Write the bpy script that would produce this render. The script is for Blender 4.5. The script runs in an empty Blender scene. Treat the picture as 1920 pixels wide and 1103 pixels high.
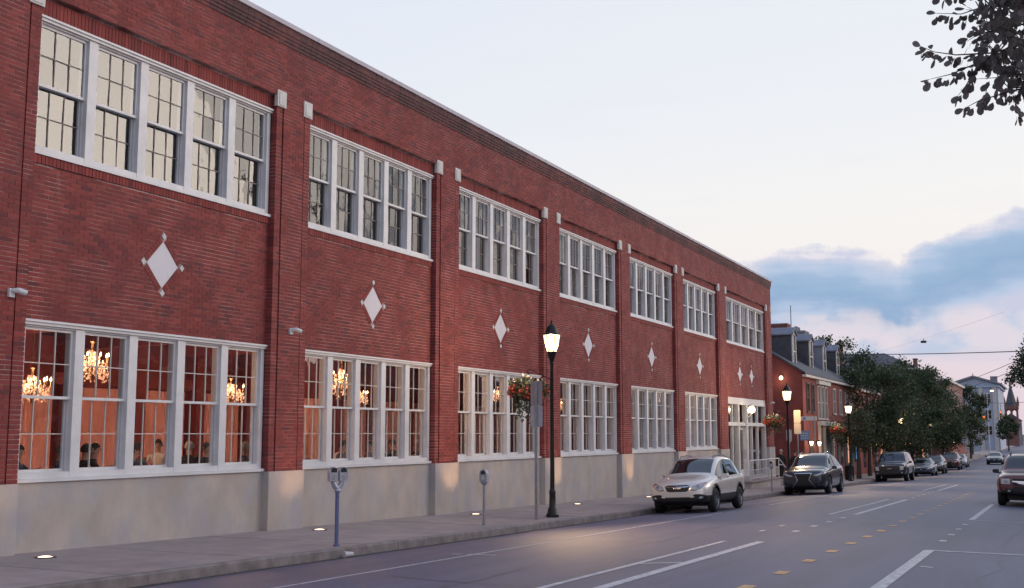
import bpy, bmesh, math, random
import numpy as np
from mathutils import Vector, Matrix
from mathutils.bvhtree import BVHTree

random.seed(7); RNG = np.random.default_rng(11)
SC = bpy.context.scene
COL = SC.collection
R = math.radians

# ------------------------------------------------------------------ camera
CAM_X, CAM_H = 14.0, 1.575
YAW, PITCH = R(25.74), math.atan(260.5 / 2100.0)
cam_d = bpy.data.cameras.new('camera'); cam = bpy.data.objects.new('camera', cam_d); COL.objects.link(cam)
cam_d.sensor_width = 36.0; cam_d.lens = 2100.0 / 1920.0 * 36.0
cam_d.clip_start = 0.1; cam_d.clip_end = 6000
cam.location = (CAM_X, 0, CAM_H); cam.rotation_euler = (R(90) + PITCH, 0, YAW)
SC.camera = cam

# ------------------------------------------------------------------ view
SC.view_settings.view_transform = 'Standard'; SC.view_settings.look = 'None'
SC.view_settings.exposure = 0.0; SC.view_settings.gamma = 1.0
SC.view_settings.use_curve_mapping = False
SC.render.engine = 'CYCLES'
SC.cycles.use_denoising = True
try: SC.cycles.denoiser = 'OPENIMAGEDENOISE'
except Exception: pass
SC.cycles.max_bounces = 8; SC.cycles.transparent_max_bounces = 12
SC.cycles.sample_clamp_indirect = 6.0

# ------------------------------------------------------------------ node helper
class NT:
    def __init__(s, tree): s.t = tree; tree.nodes.clear()
    def n(s, kind, **kw):
        nd = s.t.nodes.new(kind)
        for k, v in kw.items(): setattr(nd, k, v)
        return nd
    def set(s, sock, v):
        if isinstance(v, bpy.types.NodeSocket): s.t.links.new(v, sock)
        else:
            if hasattr(sock.default_value, '__len__') and not hasattr(v, '__len__'): v = (v, v, v, 1)[:len(sock.default_value)]
            if hasattr(v, '__len__') and len(v) == 3 and len(sock.default_value) == 4: v = (*v, 1)
            sock.default_value = v
    def m(s, op, a, b=0.0, c=0.0, clamp=False):
        nd = s.n('ShaderNodeMath', operation=op, use_clamp=clamp)
        for i, v in enumerate((a, b, c)): s.set(nd.inputs[i], v)
        return nd.outputs[0]
    def mix(s, f, a, b, mode='MIX'):
        nd = s.n('ShaderNodeMix', data_type='RGBA', blend_type=mode)
        s.set(nd.inputs[0], f); s.set(nd.inputs[6], a); s.set(nd.inputs[7], b)
        return nd.outputs[2]
    def ramp(s, f, stops, interp='LINEAR'):
        nd = s.n('ShaderNodeValToRGB'); cr = nd.color_ramp; cr.interpolation = interp
        while len(cr.elements) < len(stops): cr.elements.new(0.5)
        for e, (p, c) in zip(cr.elements, stops):
            e.position = p; e.color = (*c, 1) if hasattr(c, '__len__') else (c, c, c, 1)
        s.set(nd.inputs[0], f); return nd.outputs[0]
    def noise(s, vec, scale, detail=3.0, rough=0.5, dim='3D'):
        nd = s.n('ShaderNodeTexNoise', noise_dimensions=dim)
        if vec is not None: s.set(nd.inputs['Vector'], vec)
        nd.inputs['Scale'].default_value = scale; nd.inputs['Detail'].default_value = detail; nd.inputs['Roughness'].default_value = rough
        return nd.outputs[0]
    def xyz(s, x, y, z):
        nd = s.n('ShaderNodeCombineXYZ')
        for i, v in enumerate((x, y, z)): s.set(nd.inputs[i], v)
        return nd.outputs[0]

# ------------------------------------------------------------------ sky (dusk, cloud bank low ahead, afterglow off to the right)
SUN_AZ, SUN_EL = 52.0, 5.0            # degrees right of the street's direction, degrees up
world = bpy.data.worlds.new('World'); SC.world = world; world.use_nodes = True
W = NT(world.node_tree)
tc = W.n('ShaderNodeTexCoord').outputs['Generated']
sep = W.n('ShaderNodeSeparateXYZ'); W.set(sep.inputs[0], tc)
dx, dy, dz = sep.outputs
az = W.m('MULTIPLY', W.m('ARCTAN2', dx, dy), 57.2958)
el = W.m('MULTIPLY', W.m('ARCSINE', dz), 57.2958)
clear = W.ramp(W.m('DIVIDE', W.m('MAXIMUM', el, 0.0), 90.0), [
    (0.000, (.76, .64, .72)), (.045, (.83, .71, .78)), (.085, (.96, .90, .87)), (.125, (.95, .93, .92)), (.17, (.89, .905, .94)),
    (.25, (.84, .875, .945)), (.40, (.58, .68, .87)), (1.0, (.31, .41, .70))])
bluer = W.m('MULTIPLY', W.ramp(W.m('DIVIDE', W.m('ADD', az, 180.0), 360.0), [(.30, 1.0), (.395, .75), (.45, .12), (.49, 0.0), (.80, 0.0), (.95, 1.0)]), .42)
clear = W.mix(bluer, clear, W.mix(1.0, clear, (.80, .90, 1.03), 'MULTIPLY'))
# cloud bank: height of its upper edge by azimuth, broken up with noise
edge = W.m('MULTIPLY', W.ramp(W.m('DIVIDE', W.m('ADD', az, 60.0), 120.0), [
    (.20, .40), (.33, .42), (.383, .425), (.401, .466), (.425, .462), (.438, .435), (.446, .42), (.456, .462), (.47, .485), (.489, .52),
    (.56, .62), (.70, .72), (.78, .70), (.82, .30), (.90, .28)], 'EASE'), 20.0)
cv = W.xyz(W.m('MULTIPLY', az, .20), W.m('MULTIPLY', el, .30), 3.7)
cv2 = W.xyz(W.m('MULTIPLY', az, .07), W.m('MULTIPLY', el, .5), 9.1)
n1 = W.noise(cv, 3.2, 5.0, .55); n2 = W.noise(cv2, 2.4, 4.0, .5); n3 = W.noise(cv, 1.15, 4.0, .55)
wdep = W.m('SUBTRACT', W.m('ADD', edge, W.m('MULTIPLY', W.m('SUBTRACT', n1, .5), 1.5)), el)
streak = W.m('MULTIPLY', W.m('SUBTRACT', n2, .5), 2.4)
cloudc = W.ramp(W.m('DIVIDE', W.m('ADD', wdep, streak), 10.0), [
    (0.0, (.80, .77, .86)), (.03, (.62, .65, .80)), (.10, (.46, .58, .77)), (.16, (.36, .50, .71)), (.25, (.305, .45, .67)), (.30, (.35, .48, .70)),
    (.36, (.48, .59, .78)), (.44, (.62, .63, .79)), (.54, (.52, .61, .79)), (.70, (.70, .65, .77))])
pink = W.m('MULTIPLY', W.ramp(n3, [(.50, 0.0), (.64, 1.0)], 'EASE'), W.ramp(W.m('DIVIDE', el, 10.0), [(.34, 0.0), (.42, 1.0), (.56, 1.0), (.63, 0.0)], 'EASE'))
cloudc = W.mix(W.m('MULTIPLY', pink, .68), cloudc, (.86, .75, .79))
cover = W.m('MULTIPLY', W.ramp(W.m('DIVIDE', wdep, 2.0), [(0.0, 0.0), (.05, .45), (.18, .85), (.4, 1.0)], 'EASE'),
            W.ramp(W.m('DIVIDE', W.m('ADD', el, W.m('MULTIPLY', W.m('SUBTRACT', n2, .5), 1.2)), 10.0), [(.30, 0.0), (.40, 1.0)], 'EASE'))
breaks = W.m('MULTIPLY', W.ramp(W.m('DIVIDE', az, 60.0), [(.34, 0.0), (.48, 1.0)], 'EASE'), W.ramp(n3, [(.44, 0.0), (.54, .85)], 'EASE'))
cover = W.m('MULTIPLY', cover, W.m('SUBTRACT', 1.0, breaks))
wisp = W.m('MULTIPLY', W.ramp(W.noise(W.xyz(W.m('MULTIPLY', az, .05), W.m('MULTIPLY', el, .35), 1.3), 2.0, 5.0, .6), [(.52, 0.0), (.75, 1.0)]), .16)
col = W.mix(wisp, clear, (.80, .78, .86))
col = W.mix(cover, col, cloudc)
# afterglow round the point where the sun went down
sd = (math.sin(R(SUN_AZ)) * math.cos(R(SUN_EL + 6)), math.cos(R(SUN_AZ)) * math.cos(R(SUN_EL + 6)), math.sin(R(SUN_EL + 6)))
dotn = W.n('ShaderNodeVectorMath', operation='DOT_PRODUCT'); W.set(dotn.inputs[0], tc); dotn.inputs[1].default_value = sd
th = W.m('MULTIPLY', W.m('ARCCOSINE', W.m('MINIMUM', dotn.outputs['Value'], 1.0)), 57.2958)
g1 = W.m('POWER', 2.71828, W.m('MULTIPLY', W.m('POWER', W.m('DIVIDE', th, 21.0), 2.0), -1.0))
glow = W.m('MULTIPLY', W.m('MULTIPLY', g1, W.m('SUBTRACT', 1.0, W.m('MULTIPLY', cover, .75))), 4.2)
col = W.mix(1.0, col, W.mix(1.0, (1.0, .87, .76), W.xyz(glow, glow, glow), 'MULTIPLY'), 'ADD')
sky = W.n('ShaderNodeTexSky', sky_type='NISHITA'); sky.sun_disc = False
sky.sun_elevation = R(SUN_EL); sky.sun_rotation = R(SUN_AZ)
bgA = W.n('ShaderNodeBackground'); W.set(bgA.inputs[0], sky.outputs[0]); bgA.inputs[1].default_value = 0.006
bgB = W.n('ShaderNodeBackground'); W.set(bgB.inputs[0], col); bgB.inputs[1].default_value = 0.96
add = W.n('ShaderNodeAddShader'); W.t.links.new(bgA.outputs[0], add.inputs[0]); W.t.links.new(bgB.outputs[0], add.inputs[1])
out = W.n('ShaderNodeOutputWorld'); W.t.links.new(add.outputs[0], out.inputs[0])

# ------------------------------------------------------------------ the last of the sun, very soft
sun_d = bpy.data.lights.new('sun', 'SUN'); sun_d.energy = 0.35; sun_d.angle = R(25); sun_d.color = (1.0, .84, .68)
sun = bpy.data.objects.new('sun', sun_d); COL.objects.link(sun)
sun.rotation_euler = Vector((-math.sin(R(SUN_AZ)) * math.cos(R(SUN_EL + 4)), -math.cos(R(SUN_AZ)) * math.cos(R(SUN_EL + 4)), -math.sin(R(SUN_EL + 4)))).to_track_quat('-Z', 'Y').to_euler()

# ------------------------------------------------------------------ materials
MAT = {}
def mat(name, color, rough=.6, metal=0.0, var=0.0, vscale=3.0, bump=0.0, bscale=60.0, rnd=0.0, coat=0.0, emit=None, spec=None, stretch=None, dirt=None):
    """procedural principled material: base colour, slow mottling, per-piece variation, fine relief"""
    mt = bpy.data.materials.new(name); mt.use_nodes = True; T = NT(mt.node_tree)
    b = T.n('ShaderNodeBsdfPrincipled'); o = T.n('ShaderNodeOutputMaterial'); T.t.links.new(b.outputs[0], o.inputs[0])
    pos = T.n('ShaderNodeNewGeometry').outputs['Position']
    vec = pos
    if stretch:
        mp = T.n('ShaderNodeVectorMath', operation='MULTIPLY'); T.set(mp.inputs[0], pos); mp.inputs[1].default_value = stretch; vec = mp.outputs[0]
    c = (*color, 1)
    if var:
        nz = T.noise(vec, vscale, 5.0, .6)
        c = T.mix(T.ramp(nz, [(.3, 0.0), (.7, 1.0)]), tuple(v * (1 - var) for v in color), tuple(min(1, v * (1 + var)) for v in color))
    if dirt:
        nz = T.noise(vec, dirt[1], 6.0, .65)
        c = T.mix(T.m('MULTIPLY', T.ramp(nz, [(dirt[2], 0.0), (dirt[2] + .18, 1.0)]), dirt[3]), c, dirt[0])
    if rnd:
        oi = T.n('ShaderNodeObjectInfo').outputs['Random']; ri = T.n('ShaderNodeNewGeometry').outputs['Random Per Island']
        f = T.m('FRACT', T.m('ADD', oi, ri))
        k = T.m('ADD', 1.0 - rnd, T.m('MULTIPLY', f, 2 * rnd))
        c = T.mix(1.0, c, T.xyz(k, k, k), 'MULTIPLY')
    T.set(b.inputs['Base Color'], c)
    b.inputs['Roughness'].default_value = rough; b.inputs['Metallic'].default_value = metal
    if coat: b.inputs['Coat Weight'].default_value = coat; b.inputs['Coat Roughness'].default_value = .05
    if spec is not None: b.inputs['Specular IOR Level'].default_value = spec
    if emit: b.inputs['Emission Color'].default_value = (*emit[0], 1); b.inputs['Emission Strength'].default_value = emit[1]
    if bump:
        bn = T.n('ShaderNodeBump'); bn.inputs['Strength'].default_value = bump; bn.inputs['Distance'].default_value = .01
        T.set(bn.inputs['Height'], T.noise(pos, bscale, 4.0, .6)); T.t.links.new(bn.outputs[0], b.inputs['Normal'])
    MAT[name] = mt; return mt

def glass_mat(name, r0=.075, tint=(.93, .95, .95), wav=.0015, refl=(1, 1, 1)):
    mt = bpy.data.materials.new(name); mt.use_nodes = True; T = NT(mt.node_tree)
    ge = T.n('ShaderNodeNewGeometry')
    d = T.n('ShaderNodeVectorMath', operation='DOT_PRODUCT'); T.t.links.new(ge.outputs['Incoming'], d.inputs[0]); T.t.links.new(ge.outputs['Normal'], d.inputs[1])
    cth = T.m('ABSOLUTE', d.outputs['Value'])
    fr = T.m('ADD', r0, T.m('MULTIPLY', T.m('POWER', T.m('SUBTRACT', 1.0, cth), 4.6), 1 - r0), clamp=True)
    bn = T.n('ShaderNodeBump'); bn.inputs['Strength'].default_value = 1.0; bn.inputs['Distance'].default_value = wav
    oi = T.n('ShaderNodeObjectInfo').outputs['Random']
    off = T.n('ShaderNodeVectorMath', operation='ADD'); T.t.links.new(ge.outputs['Position'], off.inputs[0]); T.set(off.inputs[1], T.xyz(T.m('MULTIPLY', oi, 40.0), 0.0, 0.0))
    T.set(bn.inputs['Height'], T.noise(off.outputs[0], 2.2, 2.0, .5))
    tr = T.n('ShaderNodeBsdfTransparent'); tr.inputs[0].default_value = (*tint, 1)
    gl = T.n('ShaderNodeBsdfGlossy'); gl.inputs[0].default_value = (*refl, 1); gl.inputs['Roughness'].default_value = .015; T.t.links.new(bn.outputs[0], gl.inputs['Normal'])
    mx = T.n('ShaderNodeMixShader'); T.set(mx.inputs[0], fr); T.t.links.new(tr.outputs[0], mx.inputs[1]); T.t.links.new(gl.outputs[0], mx.inputs[2])
    o = T.n('ShaderNodeOutputMaterial'); T.t.links.new(mx.outputs[0], o.inputs[0])
    MAT[name] = mt; return mt

def lamp_glass_mat(name, color, strength):
    mt = bpy.data.materials.new(name); mt.use_nodes = True; T = NT(mt.node_tree)
    e = T.n('ShaderNodeEmission'); e.inputs[0].default_value = (*color, 1); e.inputs[1].default_value = strength
    tr = T.n('ShaderNodeBsdfTransparent'); mx = T.n('ShaderNodeMixShader'); mx.inputs[0].default_value = .5
    T.t.links.new(tr.outputs[0], mx.inputs[1]); T.t.links.new(e.outputs[0], mx.inputs[2])
    o = T.n('ShaderNodeOutputMaterial'); T.t.links.new(mx.outputs[0], o.inputs[0]); MAT[name] = mt; return mt

def leaf_mat(name, color, rnd, tl):
    mt = bpy.data.materials.new(name); mt.use_nodes = True; T = NT(mt.node_tree)
    f = T.m('FRACT', T.m('ADD', T.n('ShaderNodeObjectInfo').outputs['Random'], T.n('ShaderNodeNewGeometry').outputs['Random Per Island']))
    k = T.m('ADD', 1.0 - rnd, T.m('MULTIPLY', f, 2 * rnd)); c = T.mix(1.0, color, T.xyz(k, k, k), 'MULTIPLY')
    b = T.n('ShaderNodeBsdfPrincipled'); T.set(b.inputs['Base Color'], c); b.inputs['Roughness'].default_value = .55
    tr = T.n('ShaderNodeBsdfTranslucent'); T.set(tr.inputs[0], c); mx = T.n('ShaderNodeMixShader'); mx.inputs[0].default_value = tl
    T.t.links.new(b.outputs[0], mx.inputs[1]); T.t.links.new(tr.outputs[0], mx.inputs[2])
    o = T.n('ShaderNodeOutputMaterial'); T.t.links.new(mx.outputs[0], o.inputs[0]); MAT[name] = mt; return mt

def brick_mat(name, ramp, soot, mott=.35):
    mt = bpy.data.materials.new(name); mt.use_nodes = True; T = NT(mt.node_tree)
    b = T.n('ShaderNodeBsdfPrincipled'); o = T.n('ShaderNodeOutputMaterial'); T.t.links.new(b.outputs[0], o.inputs[0])
    ge = T.n('ShaderNodeNewGeometry'); pos = ge.outputs['Position']
    oi = T.n('ShaderNodeObjectInfo').outputs['Random']
    f = T.m('FRACT', T.m('ADD', oi, ge.outputs['Random Per Island']))
    c = T.ramp(f, ramp)
    big = T.noise(pos, .55, 4.0, .6); mid = T.noise(pos, 5.0, 4.0, .65); fine = T.noise(pos, 70.0, 3.0, .6)
    c = T.mix(T.m('MULTIPLY', T.ramp(big, [(.40, 0.0), (.68, 1.0)]), mott), c, soot)
    c = T.mix(T.m('MULTIPLY', T.ramp(mid, [(.60, 0.0), (.80, 1.0)]), .35), c, tuple(v * .5 for v in soot))
    c = T.mix(T.m('MULTIPLY', T.ramp(fine, [(.35, 0.0), (.7, 1.0)]), .25), c, tuple(min(1, v * 1.5) for v in ramp[-1][1]))
    # lime and soot runs washed down the wall below the sills and the cornice
    sx = T.n('ShaderNodeSeparateXYZ'); T.set(sx.inputs[0], pos)
    run = T.noise(T.xyz(0.0, T.m('MULTIPLY', sx.outputs[1], 2.6), T.m('MULTIPLY', sx.outputs[2], .35)), 1.6, 5.0, .65)
    zz = T.m('DIVIDE', sx.outputs[2], 10.0)
    lime = T.m('MULTIPLY', T.ramp(run, [(.60, 0.0), (.72, 1.0)]), T.ramp(zz, [(.49, 0.0), (.555, .8), (.576, .9), (.58, 0.0)]))
    c = T.mix(T.m('MULTIPLY', lime, .55), c, (.30, .24, .24))
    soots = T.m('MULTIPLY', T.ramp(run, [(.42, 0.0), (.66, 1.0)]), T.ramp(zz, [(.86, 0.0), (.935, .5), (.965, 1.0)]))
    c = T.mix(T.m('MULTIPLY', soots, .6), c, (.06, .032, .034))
    T.set(b.inputs['Base Color'], c); b.inputs['Roughness'].default_value = .85
    bn = T.n('ShaderNodeBump'); bn.inputs['Strength'].default_value = .35; bn.inputs['Distance'].default_value = .004
    T.set(bn.inputs['Height'], fine); T.t.links.new(bn.outputs[0], b.inputs['Normal'])
    MAT[name] = mt; return mt

brick_mat('brick', [(0, (.15, .026, .024)), (.22, (.19, .030, .028)), (.55, (.225, .035, .031)), (.82, (.255, .044, .038)), (.93, (.30, .054, .045)), (.96, (.095, .022, .026)), (1.0, (.13, .027, .031))], (.145, .034, .037), .38)
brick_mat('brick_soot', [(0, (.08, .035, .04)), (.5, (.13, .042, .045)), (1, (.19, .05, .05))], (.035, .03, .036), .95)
mat('mortar', (.50, .36, .35), .95, var=.3, vscale=2.0, bump=.3, dirt=((.16, .042, .040), 1.1, .40, .92))
mat('concrete_base', (.43, .37, .34), .9, var=.16, vscale=1.1, bump=.25, bscale=30, stretch=(1, 1.3, .9), dirt=((.34, .335, .38), 1.0, .46, .7))
mat('sidewalk', (.31, .26, .258), .9, var=.16, vscale=1.6, bump=.25, bscale=90, rnd=.05, dirt=((.20, .17, .165), 3.0, .60, .5))
mat('kerb', (.20, .17, .17), .9, var=.3, vscale=4.0, bump=.3, bscale=40, rnd=.12)
mat('asphalt', (.100, .095, .148), .52, var=.22, vscale=.9, bump=.5, bscale=130, stretch=(1, .10, 1), dirt=((.075, .072, .09), 1.3, .55, .6))
mat('tar', (.035, .034, .04), .45)
mat('patch_asphalt', (.085, .082, .10), .7, var=.15, vscale=6, bump=.5, bscale=140)
mat('gutter_grime', (.05, .045, .048), .85, var=.4, vscale=7)
mat('ground', (.10, .11, .07), .95, var=.3, vscale=.2)
mat('line_white', (.52, .50, .52), .7, var=.2, vscale=5, dirt=((.17, .15, .18), 9.0, .52, .75))
mat('line_yellow', (.54, .33, .16), .7, var=.25, vscale=4, dirt=((.20, .15, .13), 7.0, .62, .5))
mat('white_paint', (.62, .61, .63), .5, var=.09, vscale=3.0, bump=.08, dirt=((.42, .40, .40), 6.0, .62, .5))
mat('muntin_white', (.50, .47, .46), .5)
mat('muntin_painted_shade', (.17, .13, .125), .5)  # upper-floor muntins: white bars with their shade put into the colour
mat('white_stone', (.57, .55, .54), .8, var=.12, vscale=4, bump=.2)
mat('white_panel', (.60, .575, .63), .6, var=.06, vscale=2, bump=.1, dirt=((.42, .39, .41), 5.0, .55, .5), stretch=(1, 2.2, .5))
mat('coping', (.40, .37, .43), .6, var=.14, vscale=1.5)
glass_mat('window_glass', .078, wav=.0035)
glass_mat('clear_glass', .04, (.97, .97, .97), .0)
mat('room_red', (.26, .055, .07), .8, var=.15, vscale=1.0)
mat('room_peach', (.85, .43, .43), .8, var=.08, vscale=1.5)
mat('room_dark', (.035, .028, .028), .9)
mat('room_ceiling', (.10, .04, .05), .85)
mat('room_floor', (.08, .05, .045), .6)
mat('drape', (.15, .085, .08), .9, var=.2, vscale=2.0)
mat('drape_pale', (.20, .17, .165), .9, var=.1, vscale=2.0)
mat('linen', (.62, .55, .50), .85)
mat('black_metal', (.012, .011, .012), .38, metal=.3)
mat('dark_metal', (.05, .05, .055), .5, metal=.4)
mat('galv', (.34, .33, .35), .45, metal=.6, var=.15, vscale=6)
mat('blue_metal', (.12, .14, .26), .5, metal=.2, var=.2, vscale=12)
mat('meter_grey', (.36, .36, .42), .45, metal=.35, var=.12, vscale=20)
mat('plastic_cup', (.55, .50, .52), .6)
mat('brass', (.10, .06, .03), .5, metal=.5)
mat('crystal', (.22, .13, .09), .15, emit=((1.0, .47, .26), 1.0))  # crystals emit to imitate the chandelier's glow; the bulbs are the lamps
mat('bulb', (1, .9, .75), .5, emit=((1.0, .70, .40), 7.0))
lamp_glass_mat('lamp_glass', (1.0, .74, .42), 4.6)
mat('uplight_lens', (1, .9, .8), .3, emit=((1.0, .72, .46), 2.6))
mat('small_lamp', (1, .9, .8), .3, emit=((1.0, .62, .30), 9.0))
mat('bark', (.07, .055, .05), .95, var=.3, vscale=8, bump=.6, bscale=25)
leaf_mat('leaf_dark', (.046, .068, .034), .5, .4); leaf_mat('leaf_street', (.060, .075, .038), .5, .4); leaf_mat('leaf_near', (.16, .14, .135), .35, .55)
mat('flower_red', (.75, .10, .035), .6, rnd=.4)
mat('flower_white', (.75, .62, .55), .6, rnd=.25)
mat('flower_green', (.09, .10, .045), .7, rnd=.5)
mat('slate', (.050, .053, .068), .65, var=.3, vscale=2.5, rnd=.25)
mat('slate_light', (.17, .18, .23), .65, var=.2, vscale=2.5)
mat('house_red', (.19, .045, .042), .85, var=.25, vscale=1.2, bump=.2)
mat('house_brick', (.19, .085, .075), .85, var=.3, vscale=1.5)
mat('house_cream', (.50, .46, .40), .8, var=.12, vscale=1.0)
mat('house_blue', (.36, .40, .52), .8, var=.1, vscale=.5)
mat('house_grey', (.22, .22, .26), .8, var=.15, vscale=.8)
mat('roof_dark', (.06, .062, .085), .7, var=.2, vscale=1.2)
mat('trim', (.52, .48, .46), .6, var=.1, vscale=2)
mat('trim_dark', (.06, .045, .045), .6)
mat('pane_dark', (.03, .032, .04), .08, spec=.6)
mat('pane_lit', (.4, .2, .1), .2, emit=((1.0, .45, .18), .7))
mat('sign_back', (.32, .31, .34), .5, metal=.5, var=.1, vscale=8)
mat('sign_back_light', (.42, .44, .52), .45, metal=.4, var=.1, vscale=8)
mat('sign_white', (.70, .58, .45), .6)
mat('sign_blue', (.10, .19, .36), .55)
mat('sign_pale', (.42, .46, .50), .6)
mat('signal_yellow', (.55, .32, .06), .5)
mat('signal_red', (.9, .1, .05), .4, emit=((1.0, .12, .05), 3.0))
mat('awning_teal', (.05, .22, .32), .7)
mat('skin', (.42, .24, .18), .6)
mat('hair_dark', (.02, .015, .012), .7)
mat('hair_grey', (.30, .29, .30), .8)
mat('cloth_black', (.014, .014, .017), .85)
mat('cloth_navy', (.03, .035, .07), .85)
mat('cloth_grey', (.12, .12, .14), .85)
mat('cloth_white', (.55, .50, .48), .85)
mat('cloth_red', (.25, .05, .05), .85)
mat('rubber', (.012, .012, .013), .8)
mat('alloy', (.28, .28, .30), .32, metal=.85)
mat('alloy_dark', (.06, .06, .065), .35, metal=.7)
mat('chrome', (.75, .75, .77), .12, metal=1.0)
mat('car_black', (.012, .012, .013), .55)
mat('car_glass', (.006, .009, .012), .02, spec=.5)
MAT['car_glass'].node_tree.nodes['Principled BSDF'].inputs['IOR'].default_value = 1.9
mat('headlamp', (.42, .42, .46), .08, coat=1.0, spec=.8)
mat('amber', (.65, .16, .08), .2, coat=.6)
mat('paint_beige', (.72, .67, .63), .30, metal=.35, coat=.8)
mat('paint_slate', (.035, .042, .058), .25, metal=.5, coat=1.0)
mat('paint_navy', (.025, .028, .045), .3, metal=.3, coat=.9)
mat('paint_blue', (.05, .07, .12), .3, metal=.4, coat=.9)
mat('paint_silver', (.36, .36, .38), .3, metal=.6, coat=.8)
mat('paint_maroon', (.09, .022, .024), .3, metal=.3, coat=.9)
mat('paint_red', (.14, .028, .025), .3, metal=.3, coat=.9)
mat('paint_grey', (.10, .10, .12), .3, metal=.5, coat=.9)

# ------------------------------------------------------------------ mesh helper
class MB:
    def __init__(s): s.v = []; s.f = []; s.m = []
    def add(s, pts, faces, mi=0):
        o = len(s.v); s.v += [tuple(p) for p in pts]
        for f in faces: s.f.append(tuple(o + i for i in f)); s.m.append(mi)
        return s
    def quad(s, a, b, c, d, mi=0): return s.add((a, b, c, d), ((0, 1, 2, 3),), mi)
    def box(s, x0, x1, y0, y1, z0, z1, mi=0):
        x0, x1 = min(x0, x1), max(x0, x1); y0, y1 = min(y0, y1), max(y0, y1); z0, z1 = min(z0, z1), max(z0, z1)
        return s.add([(x, y, z) for z in (z0, z1) for y in (y0, y1) for x in (x0, x1)],
                     ((0, 2, 3, 1), (4, 5, 7, 6), (0, 1, 5, 4), (2, 6, 7, 3), (0, 4, 6, 2), (1, 3, 7, 5)), mi)
    def prism(s, poly, fn, lo, hi, mi=0):
        """poly: 2D outline, fn(a, b, h) -> 3D point, extruded from h = lo to hi"""
        n = len(poly); p = [fn(a, b, lo) for a, b in poly] + [fn(a, b, hi) for a, b in poly]
        fs = [tuple(range(n))[::-1], tuple(range(n, 2 * n))] + [(i, (i + 1) % n, n + (i + 1) % n, n + i) for i in range(n)]
        return s.add(p, fs, mi)
    def tube(s, path, rad, n=8, mi=0, caps=True):
        path = [Vector(p) for p in path]; k = len(path)
        rad = rad if hasattr(rad, '__len__') else [rad] * k
        o = len(s.v); prev = None
        for i, p in enumerate(path):
            d = (path[min(i + 1, k - 1)] - path[max(i - 1, 0)]).normalized()
            u = prev if prev is not None else (Vector((0, 0, 1)) if abs(d.z) < .9 else Vector((1, 0, 0)))
            u = (u - d * u.dot(d)); u = u.normalized() if u.length > 1e-6 else d.orthogonal().normalized()
            w = d.cross(u); prev = u
            for j in range(n):
                a = 2 * math.pi * j / n
                s.v.append(tuple(p + (u * math.cos(a) + w * math.sin(a)) * rad[i]))
        for i in range(k - 1):
            for j in range(n):
                s.f.append((o + i * n + j, o + i * n + (j + 1) % n, o + (i + 1) * n + (j + 1) % n, o + (i + 1) * n + j)); s.m.append(mi)
        if caps:
            s.f.append(tuple(o + j for j in range(n))[::-1]); s.m.append(mi)
            s.f.append(tuple(o + (k - 1) * n + j for j in range(n))); s.m.append(mi)
        return s
    def lathe(s, prof, n=12, c=(0, 0, 0), mi=0, fn=None, rot=0.0):
        """prof: (radius, height) pairs, bottom to top, about the z axis at c (or fn(r cos, r sin, h))"""
        o = len(s.v); k = len(prof)
        fn = fn or (lambda a, b, h: (c[0] + a, c[1] + b, c[2] + h))
        for r, z in prof:
            for j in range(n):
                a = rot + 2 * math.pi * j / n; s.v.append(tuple(fn(r * math.cos(a), r * math.sin(a), z)))
        for i in range(k - 1):
            for j in range(n):
                s.f.append((o + i * n + j, o + i * n + (j + 1) % n, o + (i + 1) * n + (j + 1) % n, o + (i + 1) * n + j)); s.m.append(mi)
        s.f.append(tuple(o + j for j in range(n))[::-1]); s.m.append(mi)
        s.f.append(tuple(o + (k - 1) * n + j for j in range(n))); s.m.append(mi)
        return s
    def mesh(s, name, mats, smooth=0):
        me = bpy.data.meshes.new(name); me.from_pydata(s.v, [], s.f)
        mats = mats if isinstance(mats, (list, tuple)) else [mats]
        for x in mats: me.materials.append(MAT[x])
        if len(mats) > 1: me.polygons.foreach_set('material_index', s.m)
        if smooth:
            me.shade_smooth(); me.set_sharp_from_angle(angle=R(smooth))
        me.update(); return me
    def build(s, name, mats, parent=None, smooth=0, loc=None):
        return link(name, s.mesh(name, mats, smooth), parent, loc)

def link(name, data, parent=None, loc=None):
    o = bpy.data.objects.new(name, data); COL.objects.link(o)
    if parent is not None: o.parent = parent
    if loc is not None: o.location = loc
    return o
def tag(o, label=None, cat=None, group=None, kind=None):
    for k, v in (('label', label), ('category', cat), ('group', group), ('kind', kind)):
        if v: o[k] = v
    return o
def thing(name, label, cat, loc=(0, 0, 0), rz=0.0, group=None):
    o = link(name, None, None, loc); o.rotation_euler = (0, 0, rz); o.empty_display_size = .2
    return tag(o, label, cat, group)
def copy_tree(o, parent=None):
    c = o.copy(); COL.objects.link(c); c.parent = parent
    for ch in list(o.children): copy_tree(ch, c)
    return c
def point_light(name, parent, loc, energy, color, radius=.08):
    l = bpy.data.lights.new(name, 'POINT'); l.energy = energy; l.color = color; l.shadow_soft_size = radius
    o = bpy.data.objects.new(name, l); COL.objects.link(o); o.parent = parent; o.location = loc; return o

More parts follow.
